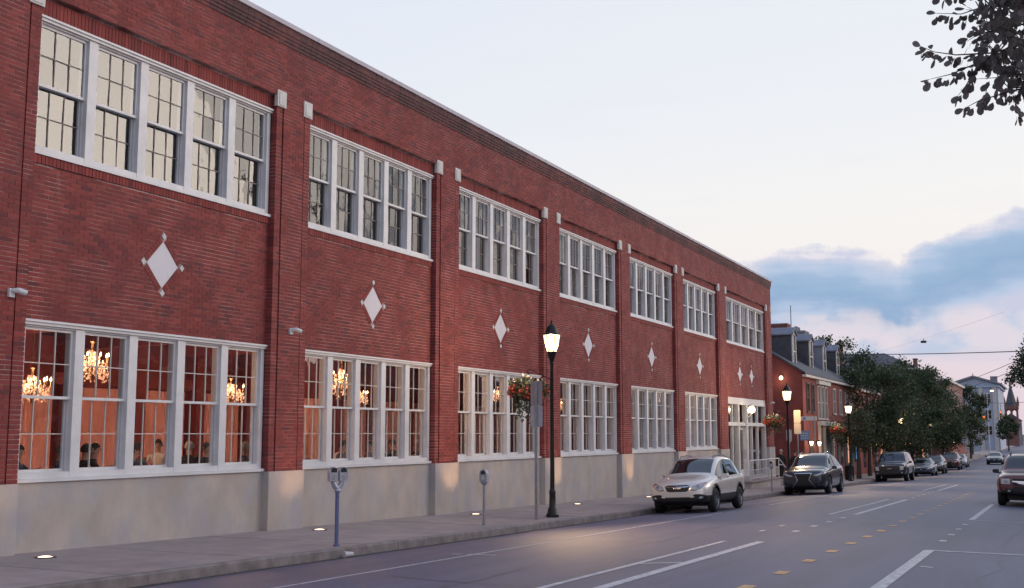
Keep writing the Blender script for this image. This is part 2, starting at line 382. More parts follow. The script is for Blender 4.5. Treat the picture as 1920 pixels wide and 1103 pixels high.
# ------------------------------------------------------------------ lie of the land (the street falls away from the camera, then levels out)
SLOPE = .0184
def gy(y):
    if y <= 80: return -SLOPE * y
    u = min(y, 140) - 80
    return -SLOPE * 80 - SLOPE * (u - u * u / 120)
RPX, RPZ = [3.42, 5.3, 8.5, 11.5, 14.4], [-.15, -.06, -.03, -.06, -.13]
def rz_(x, y): return gy(y) + float(np.interp(x, RPX, RPZ))
def in_frame(x, y, z, pad=0):
    d = (x - CAM_X, y, z - CAM_H)
    r = d[0] * math.cos(YAW) + d[1] * math.sin(YAW); f = -d[0] * math.sin(YAW) + d[1] * math.cos(YAW)
    fw = f * math.cos(PITCH) + d[2] * math.sin(PITCH); up = -f * math.sin(PITCH) + d[2] * math.cos(PITCH)
    if fw <= .1: return 0
    px, py = 960 + 2100 * r / fw, 551.5 - 2100 * up / fw
    return 2100 / fw if (-pad < px < 1920 + pad and -pad < py < 1103 + pad) else 0
# ================================================================== GROUND, ROAD, SIDEWALKS
def strip(xs, zs, ys, name, mt, parent=None, dz=0.0, base=gy, uneven=0.0):
    b = MB(); nx = len(xs)
    pts = [(x, y, base(y) + z + dz) for y in ys for x, z in zip(xs, zs)]
    fs = [(j * nx + i, j * nx + i + 1, (j + 1) * nx + i + 1, (j + 1) * nx + i) for j in range(len(ys) - 1) for i in range(nx - 1)]
    return b.add(pts, fs).build(name, mt, parent)
YS = [-40, -20] + [i * 2.5 for i in range(-4, 61)] + [160, 180, 210, 250, 300, 380, 460]
ground = strip([-1500, -300, -60, -25, 60, 300, 1500], [-.5] * 7, [-400, -100] + YS[2:] + [700, 1200, 3000], 'ground', 'ground'); tag(ground, kind='structure')
road = strip(RPX, RPZ, YS, 'road', 'asphalt'); tag(road, kind='structure')
walk = strip([-.2, 3.30], [-.03, -.03], YS, 'sidewalk', 'kerb'); tag(walk, kind='structure')
# slabs of the left-hand sidewalk
def slab_mesh(x0, x1, ly):
    b = MB(); e = .012
    b.add([(x0, 0, 0), (x1, 0, 0), (x1, ly, 0), (x0, ly, 0), (x0 + e, e, .03), (x1 - e, e, .03), (x1 - e, ly - e, .03), (x0 + e, ly - e, .03)],
          ((4, 5, 6, 7), (0, 1, 5, 4), (1, 2, 6, 5), (2, 3, 7, 6), (3, 0, 4, 7)))
    return b.mesh('slab', 'sidewalk')
SL = 2.77
sm_a, sm_b = slab_mesh(-.15, 3.29, SL - .026), slab_mesh(-.15, 3.29, 4.97)
y = 10.88 - 5 * SL; k = 0
while y < 78:
    o = link('slab', sm_a, walk, (0, y, gy(y) - .03 + random.uniform(0, .004))); o.rotation_euler = (-math.atan(SLOPE), 0, 0); y += SL; k += 1
strip([-.15, 3.29], [0, 0], [y] + [v for v in YS if v > y], 'slab_run', 'sidewalk', walk)
# kerb stones
kerb = thing('kerb', None, None); tag(kerb, kind='structure')
def kstone(l):
    b = MB(); e = .015
    pr = [(3.30, -.3), (3.44, -.3), (3.43, -.02), (3.41, .002), (3.30, .002)]
    return b.prism(pr, lambda a, c, h: (a, h, c), .004, l - .004).mesh('kerb_stone', 'kerb', 40)
km = kstone(3.05); y = -1.0
while y < 79:
    o = link('kerb_stone', km, kerb, (random.uniform(-.006, .006), y, gy(y) + random.uniform(-.004, .006))); o.rotation_euler = (-math.atan(SLOPE), 0, 0); y += 3.05
b = MB(); yy = [v for v in YS if v > y]; yy = [y] + yy
for a, c in zip(yy[:-1], yy[1:]):
    b.add([(3.30, a, gy(a)), (3.43, a, gy(a)), (3.43, c, gy(c)), (3.30, c, gy(c)), (3.43, a, gy(a) - .3), (3.43, c, gy(c) - .3)], ((0, 1, 2, 3), (1, 4, 5, 2)))
b.build('kerb_run', 'kerb', kerb)
# far side: kerb and sidewalk on the right
strip([14.40, 14.54], [0, 0], YS, 'kerb_top', 'kerb', kerb); strip([14.4, 14.401], [-.3, 0], YS, 'kerb_face', 'kerb', kerb)
rw = strip([14.54, 19.5], [-.002, .02], YS, 'sidewalk_right', 'sidewalk'); tag(rw, kind='structure')

# painted markings (4 mm sheets above the asphalt)
def mark(name, pts, mt='line_white', n=1):
    """pts: 4 corners (x, y), draped on the road"""
    b = MB(); (ax, ay), (bx, by), (cx_, cy_), (dx_, dy_) = pts
    for i in range(n):
        t0, t1 = i / n, (i + 1) / n
        q = [(ax + (dx_ - ax) * t0, ay + (dy_ - ay) * t0), (bx + (cx_ - bx) * t0, by + (cy_ - by) * t0),
             (bx + (cx_ - bx) * t1, by + (cy_ - by) * t1), (ax + (dx_ - ax) * t1, ay + (dy_ - ay) * t1)]
        b.add([(x, y, rz_(x, y) + .005) for x, y in q], ((0, 1, 2, 3),))
    return b.build(name, mt, road)
def lane(x, y0, y1, w, mt='line_white', name='lane_line'): return mark(name, [(x - w / 2, y0), (x + w / 2, y0), (x + w / 2, y1), (x - w / 2, y1)], mt, max(1, int((y1 - y0) / 2.5)))
lane(5.52, 6, 31.0, .06); lane(5.55, 36.5, 48, .06); lane(5.6, 54, 74, .06)
mark('cross_line', [(5.1, 16.2), (5.9, 16.2), (5.9, 16.27), (5.1, 16.27)])
for a, c in ((6, 21.0), (31.4, 43.5), (55, 67)):
    lane(8.37, a, c - .25, .10); lane(8.98, a + .4, c, .15)
mark('cross_line', [(8.42, 15.85), (8.92, 16.35), (8.92, 16.47), (8.42, 15.97)])
mark('cross_line', [(8.42, 31.45), (8.92, 31.75), (8.92, 31.85), (8.42, 31.55)])
for i in range(4):
    y = 24.0 + 1.93 * i
    lane(8.96, y, y + .42, .13, name='dash')
    if i < 2: lane(8.31, y - .25, y + .15, .10, name='dash')
for i in range(5):
    y = 45.5 + 1.95 * i; lane(8.96, y, y + .42, .13, name='dash')
for i in range(-2, 22):
    y = 13.7 + 1.95 * i; lane(10.48 + random.uniform(-.01, .01), y, y + .45, .17, 'line_yellow', 'yellow_dash')
for i in range(4): lane(11.91, 23.4 + 1.95 * i, 23.4 + 1.95 * i + .33, .13, name='dash')
lane(11.90, 6, 21.05, .17); lane(11.92, 31.3, 42.1, .14); lane(11.92, 52, 62, .14)
for yv, e, sk in ((21.0, .16, .47), (31.36, .11, .25), (42.1, .1, .25)):
    mark('stall_line', [(11.84, yv), (14.3, yv + sk), (14.3, yv + sk + e), (11.84, yv + e)])
mark('paint_fleck', [(12.05, 18.0), (12.24, 17.95), (12.25, 18.07), (12.07, 18.13)])

# tar-sealed cracks, a trench patch, grime in the gutter
def draped(pts, w, name, mt, dz=.0025, taper=True):
    b = MB(); n = len(pts)
    for i in range(n - 1):
        (x0, y0), (x1, y1) = pts[i], pts[i + 1]; l = math.hypot(x1 - x0, y1 - y0) + 1e-6; nx, ny = -(y1 - y0) / l * w / 2, (x1 - x0) / l * w / 2
        b.add([(x, y, rz_(x, y) + dz) for x, y in ((x0 - nx, y0 - ny), (x0 + nx, y0 + ny), (x1 + nx, y1 + ny), (x1 - nx, y1 - ny))], ((3, 2, 1, 0),))
    return b.build(name, mt, road)
rk = random.Random(31)
def crack(x, y, dx, dy, n, w):
    pts = [(x, y)]
    for k in range(n): x += dx + rk.gauss(0, .05); y += dy + rk.gauss(0, .05); pts.append((min(max(x, 3.5), 14.3), y))
    return pts
for y in (13.2, 19.6, 26.4, 36.0, 47.5): draped(crack(rk.uniform(3.6, 6), y, .22, rk.uniform(-.05, .05), rk.randint(12, 34), .03), .022, 'crack_seal', 'tar')
draped(crack(7.05, 8, .0, .4, 110, .02), .020, 'crack_seal', 'tar'); draped(crack(12.9, 12, .0, .4, 60, .02), .018, 'crack_seal', 'tar')
for a, c in zip(range(0, 76, 3), range(3, 79, 3)): mark('gutter_strip', [(3.43, a), (3.56 + rk.uniform(0, .09), a), (3.56 + rk.uniform(0, .09), c), (3.43, c)], 'gutter_grime', 2).location = (0, 0, -.0035)
lf = MB()
for k in range(420):
    x = 3.46 + abs(rk.gauss(0, .10)); y = rk.uniform(8, 60); q = rk.uniform(0, 6.28); s_ = rk.uniform(.008, .03)
    lf.add([(x + s_ * math.cos(q + t) * (1 if i % 2 else .5), y + s_ * math.sin(q + t) * (1 if i % 2 else .5), rz_(x, y) + .006 + rk.uniform(0, .01)) for i, t in enumerate((0, 1.57, 3.14, 4.71))], ((0, 1, 2, 3),))
o = lf.build('gutter_litter', 'bark', road); o['kind'] = 'stuff'

# ================================================================== THE LONG BRICK BUILDING
BB = thing('brick_building', 'long two storey red brick building with white window bays and diamond panels', 'building')
CH, BL, JT = .0735, .213, .010
Z_BASE, Z_HEAD, Z_USILL, Z_UHEAD, Z_FRIEZE, Z_CORB, Z_TOP = .82, 3.31, 5.90, 8.14, 8.46, 9.5665, 9.93
PIL = [(7.2, 12.04), (17.97, 19.12), (24.58, 25.80), (31.28, 32.54), (37.98, 39.17), (44.66, 45.85), (51.25, 52.75), (60.95, 62.3)]
BAYS = [(PIL[i][1], PIL[i + 1][0]) for i in range(7)]
PX = -.13                     # plane of the recessed panels; the piers stand at x = 0
bricks = []                   # (yb0, yb1, yt0, yt1, z0, z1, xf, depth, kind)
def field(y0, y1, z0, z1, xf, kind=0, corner=0.0, cut=None, ph=0):
    k = round((z0 - Z_BASE) / CH); z = Z_BASE + k * CH
    while z + CH * .6 < z1:
        zt = min(z + CH, z1) - JT; off = ((k + ph) % 2) * BL / 2; y = y0 - off
        while y < y1 - .02:
            a, c = max(y, y0) + JT / 2, min(y + BL, y1) - JT / 2
            if y1 - c < .05: c = y1
            if c - a > .035:
                j = random.uniform(-.0018, .0018); dep = corner if (a - y0 < .02 and corner) else .03
                if cut:
                    yc, zc, hy, hz = cut
                    lim = lambda zz: hy * (1 - abs(zz - zc) / hz)
                    l0, l1 = lim(z), lim(zt)
                    if max(l0, l1) > 0 and a < yc + max(l0, l1) and c > yc - max(l0, l1):
                        l0, l1 = max(l0, 0), max(l1, 0)
                        le0, le1 = min(c, yc - l0), min(c, yc - l1); ri0, ri1 = max(a, yc + l0), max(a, yc + l1)
                        if max(le0, le1) - a > .01: bricks.append((a, max(a + .002, le0), a, max(a + .002, le1), z, zt, xf + j, dep, kind))
                        if c - min(ri0, ri1) > .01: bricks.append((min(ri0, c - .002), c, min(ri1, c - .002), c, z, zt, xf + j, dep, kind))
                        y += BL; continue
                bricks.append((a, c, a, c, z, zt, xf + j, dep, kind))
            y += BL
        z += CH; k += 1
core = MB()
DIA = []
for i, (a, c) in enumerate(PIL):
    g1, g2 = a + .20, c - .22
    if i == 0: g1 = a + .01
    for s, (p, q) in enumerate(((a, g1 - .014), (g1 + .014, g2 - .014), (g2 + .014, c))):
        if q - p < .05: continue
        xf = 0.0 if s != 1 else .012
        field(p, q, Z_BASE, Z_FRIEZE, xf, corner=.15 if s == 0 else .03, ph=s)
        core.box(-.36, xf - .0055, p + .010, q - .010, Z_BASE - .02, Z_FRIEZE)
    core.box(-.355, -.045, a + .022, c - .022, Z_BASE - .02, Z_FRIEZE - .005)
for i, (a, c) in enumerate(BAYS):
    ds = [((a + c) / 2 + .02, 4.535)] if i < 6 else [((a + c) / 2 - 1.2, 4.50), ((a + c) / 2 + 1.2, 4.50)]
    if len(ds) == 1: field(a, c, Z_HEAD + .02, Z_USILL - .14, PX, cut=(ds[0][0], ds[0][1], .545, .585))
    else:
        md = (a + c) / 2
        field(a, md, Z_HEAD + .02, Z_USILL - .14, PX, cut=(ds[0][0], ds[0][1], .545, .585))
        field(md, c, Z_HEAD + .02, Z_USILL - .14, PX, cut=(ds[1][0], ds[1][1], .545, .585))
    DIA += [(i, *d) for d in ds]
    core.box(-.36, PX - .0055, a - .004, c + .004, Z_HEAD, Z_USILL)
    core.box(-.36, -.125, a - .004, c + .004, Z_UHEAD, Z_FRIEZE)
    y = a + .005
    while y < c - .05:          # brick-on-edge sill under the upper windows and soldier course over them
        bricks.append((y, y + .064, y, y + .064, Z_USILL - .135, Z_USILL - .003, PX + .028, .05, 0))
        bricks.append((y, y + .064, y, y + .064, Z_UHEAD + .012, Z_FRIEZE - .035, -.112 + random.uniform(-.002, .002), .03, 0)); y += .0742
field(PIL[0][0], 62.3, Z_FRIEZE, Z_CORB, .004)
core.box(-.36, -.0015, PIL[0][0], 62.296, Z_FRIEZE - .0, Z_TOP)
for k, xo in enumerate((.022, .040, .056, .070, .070)):
    field(PIL[0][0], 62.3, Z_CORB + k * CH + .01, Z_CORB + (k + 1) * CH + .005, xo, kind=1, ph=k)
    core.box(-.30, xo - .006, PIL[0][0] + .002, 62.3 - .003 * (k + 1), Z_CORB + k * CH + .004, Z_CORB + (k + 1) * CH + .003)
core.build('wall_core', 'mortar', BB)
# the 300 whole bricks that show largest are pieces of their own, the rest one mass
cand = sorted(range(len(bricks)), key=lambda i: -in_frame(bricks[i][6], (bricks[i][0] + bricks[i][1]) / 2, bricks[i][4], -4) if (abs(bricks[i][1] - bricks[i][0] - BL + JT) < .002 and bricks[i][8] == 0 and abs(bricks[i][0] - bricks[i][2]) < 1e-6) else 0)[:300]
single = set(cand)
bm1 = MB().add([(0, 0, 0), (0, BL - JT, 0), (0, BL - JT, CH - JT), (0, 0, CH - JT), (-.03, 0, 0), (-.03, BL - JT, 0), (-.03, BL - JT, CH - JT), (-.03, 0, CH - JT)],
               ((0, 1, 2, 3), (4, 0, 3, 7), (1, 5, 6, 2), (3, 2, 6, 7), (4, 5, 1, 0))).mesh('brick', 'brick')
for i in cand:
    q = bricks[i]; link('brick', bm1, BB, (q[6], q[0], q[4]))
def brick_mass(kind, name, mt):
    q = np.array([bk for i, bk in enumerate(bricks) if bk[8] == kind and i not in single])
    n = len(q); y00, y01, y10, y11, z0, z1, xf, dp = q.T[:8]; j = RNG.uniform(-.0012, .0012, (4, n))
    V = np.stack([np.stack([xf, y00 + j[0], z0], 1), np.stack([xf, y01 + j[1], z0], 1), np.stack([xf, y11 + j[1], z1], 1), np.stack([xf, y10 + j[0], z1], 1),
                  np.stack([xf - dp, y00, z0], 1), np.stack([xf - dp, y01, z0], 1), np.stack([xf - dp, y11, z1], 1), np.stack([xf - dp, y10, z1], 1)], 1).reshape(-1, 3)
    F = (np.arange(n)[:, None, None] * 8 + np.array([(0, 1, 2, 3), (4, 0, 3, 7), (1, 5, 6, 2), (3, 2, 6, 7), (4, 5, 1, 0)])[None]).reshape(-1, 4)
    me = bpy.data.meshes.new(name); me.vertices.add(len(V)); me.vertices.foreach_set('co', V.ravel())
    me.loops.add(F.size); me.loops.foreach_set('vertex_index', F.ravel().astype(np.int32))
    me.polygons.add(len(F)); me.polygons.foreach_set('loop_start', np.arange(0, F.size, 4, dtype=np.int32)); me.polygons.foreach_set('loop_total', np.full(len(F), 4, np.int32))
    me.materials.append(MAT[mt]); me.update(calc_edges=True); me.shade_flat(); o = link(name, me, BB); o['kind'] = 'stuff'; return o
brick_mass(0, 'brickwork', 'brick'); brick_mass(1, 'brick_cornice', 'brick_soot')
# diamonds
dw, dh = .545, .585
for i, yc, zc in DIA:
    MB().prism([(-.385, 0), (0, -.415), (.385, 0), (0, .415)], lambda p, q, h: (h, yc + p, zc + q), PX - .05, PX - .004).build('diamond_panel', 'white_panel', BB)
    for sy, sz in ((0, 1), (0, -1), (1, 0), (-1, 0)):
        cy_, cz = yc + sy * (dw - .07), zc + sz * (dh - .075)
        MB().prism([(-.058, 0), (0, -.064), (.058, 0), (0, .064)], lambda p, q, h: (h, cy_ + p, cz + q), PX - .04, PX + .016).build('corner_stone', 'white_stone', BB)
    bd = MB()
    tips = [(dw - .07, 0), (0, dh - .075), (-(dw - .07), 0), (0, -(dh - .075))]
    for e in range(4):
        A = Vector(tips[e]); B = Vector(tips[(e + 1) % 4]); d = (B - A); Lg = d.length; d.normalize(); nrm = Vector((-d.y, d.x))
        n = 7; s0, s1 = .085, Lg - .085
        for j in range(n):
            u0 = s0 + (s1 - s0) * j / n + .004; u1 = s0 + (s1 - s0) * (j + 1) / n - .004; w = .052
            q = [A + d * u0 - nrm * w, A + d * u1 - nrm * w, A + d * u1 + nrm * w, A + d * u0 + nrm * w]
            bd.prism([(p.x, p.y) for p in q], lambda p, r, h: (h, yc + p, zc + r), PX - .035, PX + .004 + random.uniform(0, .003))
    bd.build('diamond_border', 'brick', BB)
# white caps at the pier heads
for i, (a, c) in enumerate(PIL):
    for p in ((a - .02, a + .27), (c - .27, c + .02)):
        if p[0] < 11: continue
        MB().box(-.05, .035, p[0], p[1], 8.22, 8.56).box(.0351, .048, p[0] + .05, p[1] - .05, 8.25, 8.50).build('pier_cap', 'white_stone', BB)
# coping
y = PIL[0][0]
while y < 62.2:
    y2 = min(y + 3.0, 62.36)
    MB().prism([(-.5, 9.938), (.115, 9.938), (.115, 10.035), (-.5, 10.06)], lambda p, q, h: (p, h, q), y + .006, y2 - .006).build('coping_piece', 'coping', BB); y = y2
# foundations: piers stand forward of the panels
def found(name, x, a, c):
    b = MB(); n = max(2, int((c - a) / 1.3) + 1)
    ys = [a + (c - a) * i / (n - 1) for i in range(n)]
    for p, q in zip(ys[:-1], ys[1:]):
        b.add([(x, p, gy(p) - .12), (x, q, gy(q) - .12), (x, q, Z_BASE), (x, p, Z_BASE), (-.36, p, Z_BASE), (-.36, q, Z_BASE)], ((0, 1, 2, 3), (3, 2, 5, 4)))
    b.add([(x, a, gy(a) - .12), (x, a, Z_BASE), (-.36, a, Z_BASE), (-.36, a, gy(a) - .12)], ((0, 1, 2, 3),))
    b.add([(x, c, gy(c) - .12), (x, c, Z_BASE), (-.36, c, Z_BASE), (-.36, c, gy(c) - .12)], ((3, 2, 1, 0),))
    return b.build(name, 'concrete_base', BB)
for i, (a, c) in enumerate(PIL): found('foundation', .035, a, c)
for i, (a, c) in enumerate(BAYS[:6]): found('foundation', PX + .005, a + .0005, c - .0005)
# plain remaining shell: side walls, back wall, roof, floors
sh = MB()
sh.box(-20, -.362, 7.2, 7.5, -1.6, 9.95).box(-20, -.362, 62.0, 62.298, -1.6, 9.95).box(-20.3, -20, 7.2, 62.298, -1.6, 9.95)
sh.build('shell_wall', 'house_brick', BB)
MB().box(-20, -.362, 7.5, 62.0, 9.55, 9.7).build('roof', 'roof_dark', BB)
# ------------------------------------------------------------------ windows: each bay five double-hung sashes, six panes over six
def sash(w, z0, z1, x, mt, name, cols=3, rows=2):
    b = MB(); r = .045; d = .02
    b.box(x - d, x + d, 0, r, z0, z1).box(x - d, x + d, w - r, w, z0, z1)
    b.box(x - d, x + d, r, w - r, z0, z0 + r).box(x - d, x + d, r, w - r, z1 - r, z1)
    bars = MB()
    pw, ph = (w - 2 * r) / cols, (z1 - z0 - 2 * r) / rows
    for c in range(1, cols): bars.box(x - .012, x + .014, r + c * pw - .008, r + c * pw + .008, z0 + r, z1 - r)
    for q in range(1, rows): bars.box(x - .011, x + .013, r, w - r, z0 + r + q * ph - .008, z0 + r + q * ph + .008)
    return b.mesh(name, 'white_paint'), bars.mesh('muntin', mt), [(r + c * pw, z0 + r + q * ph, pw, ph) for c in range(cols) for q in range(rows)], (r, z0 + r, w - 2 * r, z1 - z0 - 2 * r)
def pane_mesh(w, h):
    return MB().add([(0, -w / 2, -h / 2), (0, w / 2, -h / 2), (0, w / 2, h / 2), (0, -w / 2, h / 2)], ((0, 1, 2, 3),)).mesh('pane', 'window_glass')
FX = -.135
def window_bay(i, a, c, z0, z1, upper):
    n = 5; p = (c - a - .06) / n; y0 = a + .03
    fr = MB(); mw = .095
    fr.box(-.36, FX, 0, mw, z0, z1).box(-.36, FX, p - mw, p, z0, z1)
    fr.box(-.36, FX - .012, mw, p - mw, z1 - .10, z1).box(-.36, FX - .006, mw, p - mw, z0, z0 + .09)
    fr.box(-.245, -.235, mw, mw + .02, z0 + .09, z1 - .1).box(-.245, -.235, p - mw - .02, p - mw, z0 + .09, z1 - .1)
    frm = fr.mesh('window', 'white_paint')
    zm = (z0 + z1) / 2 + (.0 if upper else .03); w = p - 2 * mw; mt = 'muntin_painted_shade' if upper else 'muntin_white'
    um, ub, up, ufull = sash(w, zm - .02, z1 - .10, -.212, mt, 'upper_sash'); lm, lb, lp, lfull = sash(w, z0 + .09, zm + .025, -.288, mt, 'lower_sash')
    fine = i < 3
    if fine: pmu, pml = pane_mesh(up[0][2], up[0][3]), pane_mesh(lp[0][2], lp[0][3])
    else: pmu, pml = pane_mesh(ufull[2], ufull[3]), pane_mesh(lfull[2], lfull[3])
    for k in range(n):
        o = link('window', frm, BB, (0, y0 + k * p, 0))
        for me, bars in ((um, ub), (lm, lb)):
            link(me.name.split('.')[0], me, o, (0, mw, 0)); link('muntin', bars, o, (0, mw, 0))
        for pl, pm, x in ((up if fine else [ufull], pmu, -.212), (lp if fine else [lfull], pml, -.288)):
            for (py, pz, pw, ph) in pl:
                g = link('pane', pm, o, (x, mw + py + pw / 2, pz + ph / 2)); g.rotation_euler = (0, R(random.gauss(0, .5)), R(random.gauss(0, .55)))
    MB().box(-.34, -.075, a + .004, c - .004, z0 - .055, z0 - .001).build('window_sill', 'white_paint', BB)
    hd = MB().box(FX - .004, FX + .035, a + .006, c - .006, z1 - .075, z1 + .0).box(FX + .0351, FX + .065, a + .008, c - .008, z1 - .03, z1 + .006)
    hd.build('window_head', 'white_paint', BB)
for i, (a, c) in enumerate(BAYS):
    if i < 6: window_bay(i, a, c, Z_BASE + .06, Z_HEAD, False)
    window_bay(i, a, c, Z_USILL + .06, Z_UHEAD, True)

# entrance in the last bay: white frame, transom lights, glazed side panels, door
a, c = BAYS[6]; zf = gy(55) + .42
def pane_at(y0, y1, z0, z1, parent, x=-.24, name='pane'):
    g = link(name, pane_mesh(y1 - y0, z1 - z0), parent, (x, (y0 + y1) / 2, (z0 + z1) / 2)); g.rotation_euler = (0, R(random.gauss(0, .2)), R(random.gauss(0, .3))); return g
MB().box(-.36, FX + .01, a, a + .14, zf, 3.12).box(-.36, FX + .01, c - .16, c, zf - .1, 3.12).box(-.36, FX + .012, a + .14, c - .16, 2.98, 3.12) \
    .box(-.36, FX + .012, a + .14, c - .16, 1.92, 2.10).build('entrance_frame', 'white_paint', BB)
MB().box(-.36, PX - .01, a, c, 3.12, Z_HEAD + .004).build('entrance_lintel', 'white_paint', BB)
for m0, m1 in ((a + 1.35, a + 1.45), (c - 1.75, c - 1.63), (c - 3.0, c - 2.9)): MB().box(-.30, FX - .02, m0, m1, zf, 2.98).build('mullion', 'white_paint', BB)
dy0, dy1 = a + 2.55, a + 4.0
MB().box(-.36, FX + .02, dy0 - .22, dy0, zf, 2.979).box(-.36, FX + .02, dy1, dy1 + .3, zf, 2.979).build('door_case', 'white_paint', BB)
dr = MB().box(-.33, -.28, dy0 + .002, dy0 + .13, zf, 1.915).box(-.33, -.28, dy1 - .13, dy1 - .002, zf, 1.915).box(-.33, -.28, dy0 + .13, dy1 - .13, zf, zf + .35).box(-.33, -.28, dy0 + .13, dy1 - .13, 1.72, 1.915).build('entrance_door', 'white_paint', BB)
pane_at(dy0 + .13, dy1 - .13, zf + .35, 1.72, dr, -.30); MB().tube([(-.26, dy1 - .2, zf + .9), (-.2, dy1 - .2, zf + .95), (-.2, dy1 - .2, zf + 1.3), (-.26, dy1 - .2, zf + 1.35)], .014, 6).build('handle', 'galv', dr, 40)
for q0, q1 in ((a + .14, a + 1.35), (a + 1.45, dy0 - .22), (dy1 + .3, c - 3.0), (c - 2.9, c - 1.75), (c - 1.63, c - .16)):
    if q1 - q0 > .1:
        pane_at(q0, q1, 2.10, 2.98, BB, -.22, 'transom_pane'); pane_at(q0, q1, zf + .05, 1.92, BB, -.22, 'side_pane')
MB().box(-.36, FX + .04, a, c, zf - .9, zf - .002).build('threshold', 'concrete_base', BB)

# ------------------------------------------------------------------ rooms behind the windows
zfl, zcl = .03, 4.05
MB().box(-20, -.365, 7.5, 62, zfl - .3, zfl).build('room_floor', 'room_floor', BB)
MB().box(-20, -.365, 7.5, 62, zcl, zcl + .35).build('room_ceiling', 'room_ceiling', BB)
MB().box(-9.3, -9.0, 7.5, 62, zfl + .001, zcl - .001).build('room_wall', 'room_red', BB)
MB().box(-9.0, -.37, 51.6, 51.8, zfl + .001, zcl - .001).build('room_wall', 'room_red', BB)
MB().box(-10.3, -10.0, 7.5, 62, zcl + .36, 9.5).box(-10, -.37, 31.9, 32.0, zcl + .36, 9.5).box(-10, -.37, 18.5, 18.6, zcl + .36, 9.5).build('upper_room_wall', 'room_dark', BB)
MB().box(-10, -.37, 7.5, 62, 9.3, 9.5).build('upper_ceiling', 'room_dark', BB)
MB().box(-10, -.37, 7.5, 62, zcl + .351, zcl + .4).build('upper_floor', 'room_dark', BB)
def drape(y0, y1, z0, z1, x, mt, amp=.035, per=.16, name='drape'):
    b = MB(); n = max(4, int((y1 - y0) / per * 8)); pts = []
    for j in range(n + 1):
        y = y0 + (y1 - y0) * j / n; xx = x + amp * math.sin(2 * math.pi * (y - y0) / per) + .3 * amp * math.sin(17 * y)
        pts.append((xx, y, z0)); pts.append((xx, y, z1))
    b.add(pts, [(2 * j, 2 * j + 2, 2 * j + 3, 2 * j + 1) for j in range(n)])
    return b.build(name, mt, BB, 60)
y = 9.0
while y < 50.5:                                     # lit peach hangings between dark red piers on the back wall
    drape(y + .42, y + 1.98, zfl + .05, 2.75, -8.85, 'room_peach', .03, .30, 'wall_hanging')
    MB().box(-8.98, -8.6, y - .18, y + .18, zfl + .002, zcl - .002).build('wall_pier', 'room_red', BB); y += 2.4
MB().box(-8.98, -8.7, 7.6, 51.5, 2.8, 3.1).build('wall_beam', 'room_red', BB)
for yb in (13.5, 17.2, 21.0, 24.5, 28.2): MB().box(-8.5, -.5, yb - .12, yb + .12, 3.72, zcl - .002).build('ceiling_beam', 'room_red', BB)
for i in range(2, 6):
    a, c = BAYS[i]; p = (c - a - .06) / 5
    for k in range(6):
        yy = a + .03 + k * p; drape(yy - .30, yy + .14, Z_BASE, 3.4, -.75, 'drape' if i < 4 else 'drape_pale', .03, .14)
for i, ks in ((2, (0, 1, 2, 3)), (3, (0, 2, 4)), (4, (1, 3)), (5, (0, 1, 2, 3)), (6, (1, 2))):
    a, c = BAYS[i]; p = (c - a - .06) / 5
    for k in ks: drape(a + .03 + k * p + .1, a + .03 + k * p + (.95 if i == 5 else .5), Z_USILL, 8.1, -.7, 'drape_pale', .03, .14)

# chandeliers (a real lamp in each)
def chandelier_mesh(r, h):
    b = MB(); nb = 8
    b.lathe([(.012, 0), (.05, -.02), (.02, -.06), (.02, -h * .45), (.06, -h * .5), (.03, -h * .6), (.05, -h * .75), (.012, -h)][::-1], 8)
    for j in range(nb):
        t = 2 * math.pi * j / nb; u = Vector((math.cos(t), math.sin(t), 0))
        b.tube([u * .03 + Vector((0, 0, -h * .55)), u * r * .5 + Vector((0, 0, -h * .75)), u * r * .9 + Vector((0, 0, -h * .62)), u * r + Vector((0, 0, -h * .5))], .009, 5)
        b.tube([u * r + Vector((0, 0, -h * .5)), u * r + Vector((0, 0, -h * .38))], .013, 6)
    fr = b.mesh('chandelier_frame', 'brass', 50)
    c = MB(); rr = random.Random(5)
    for j in range(420):
        t = rr.uniform(0, 2 * math.pi); q = rr.choice((.25, .5, .8, 1.0)) * r * rr.uniform(.85, 1.05); z = -h * (.12 + .5 * (q / r)) - rr.uniform(0, .38) * h
        s = rr.uniform(.010, .02); p = Vector((q * math.cos(t), q * math.sin(t), z))
        c.add([p + Vector(v) * s for v in ((1, 0, 0), (-1, 0, 0), (0, 1, 0), (0, -1, 0), (0, 0, 1.6), (0, 0, -1.6))],
              ((0, 2, 4), (2, 1, 4), (1, 3, 4), (3, 0, 4), (2, 0, 5), (1, 2, 5), (3, 1, 5), (0, 3, 5)))
    cr = c.mesh('crystals', 'crystal')
    bl = MB().lathe([(.008, 0), (.021, .02), (.017, .045), (.003, .085)], 6).mesh('bulb', 'bulb', 60)
    return fr, cr, bl, nb
CHM = {}
def chandelier(label, x, y, z, r=.34, h=.75, e=260):
    t = thing('chandelier', label, 'chandelier', (x, y, z), random.uniform(0, 1), 'chandeliers in the ground floor hall')
    if (r, h) not in CHM: CHM[(r, h)] = chandelier_mesh(r, h)
    fr, cr, bl, nb = CHM[(r, h)]
    link('frame', fr, t); k = link('crystals', cr, t); k['kind'] = 'stuff'
    for j in range(nb):
        q = 2 * math.pi * j / nb; link('bulb', bl, t, (r * math.cos(q), r * math.sin(q), -h * .38))
    MB().tube([(0, 0, 0), (0, 0, zcl - z)], .006, 5).build('chain', 'brass', t)
    point_light('chandelier_light', t, (0, 0, -h * .42), e, (1.0, .54, .28), .22)
    return t
CH_E = 290
chandelier('crystal chandelier behind the leftmost pane column of the first ground floor bay', -4.0, 15.71, 2.86, .34, .72, CH_E)
chandelier('tall crystal chandelier behind the second window of the first ground floor bay', -3.2, 16.43, 3.40, .32, .85, CH_E)
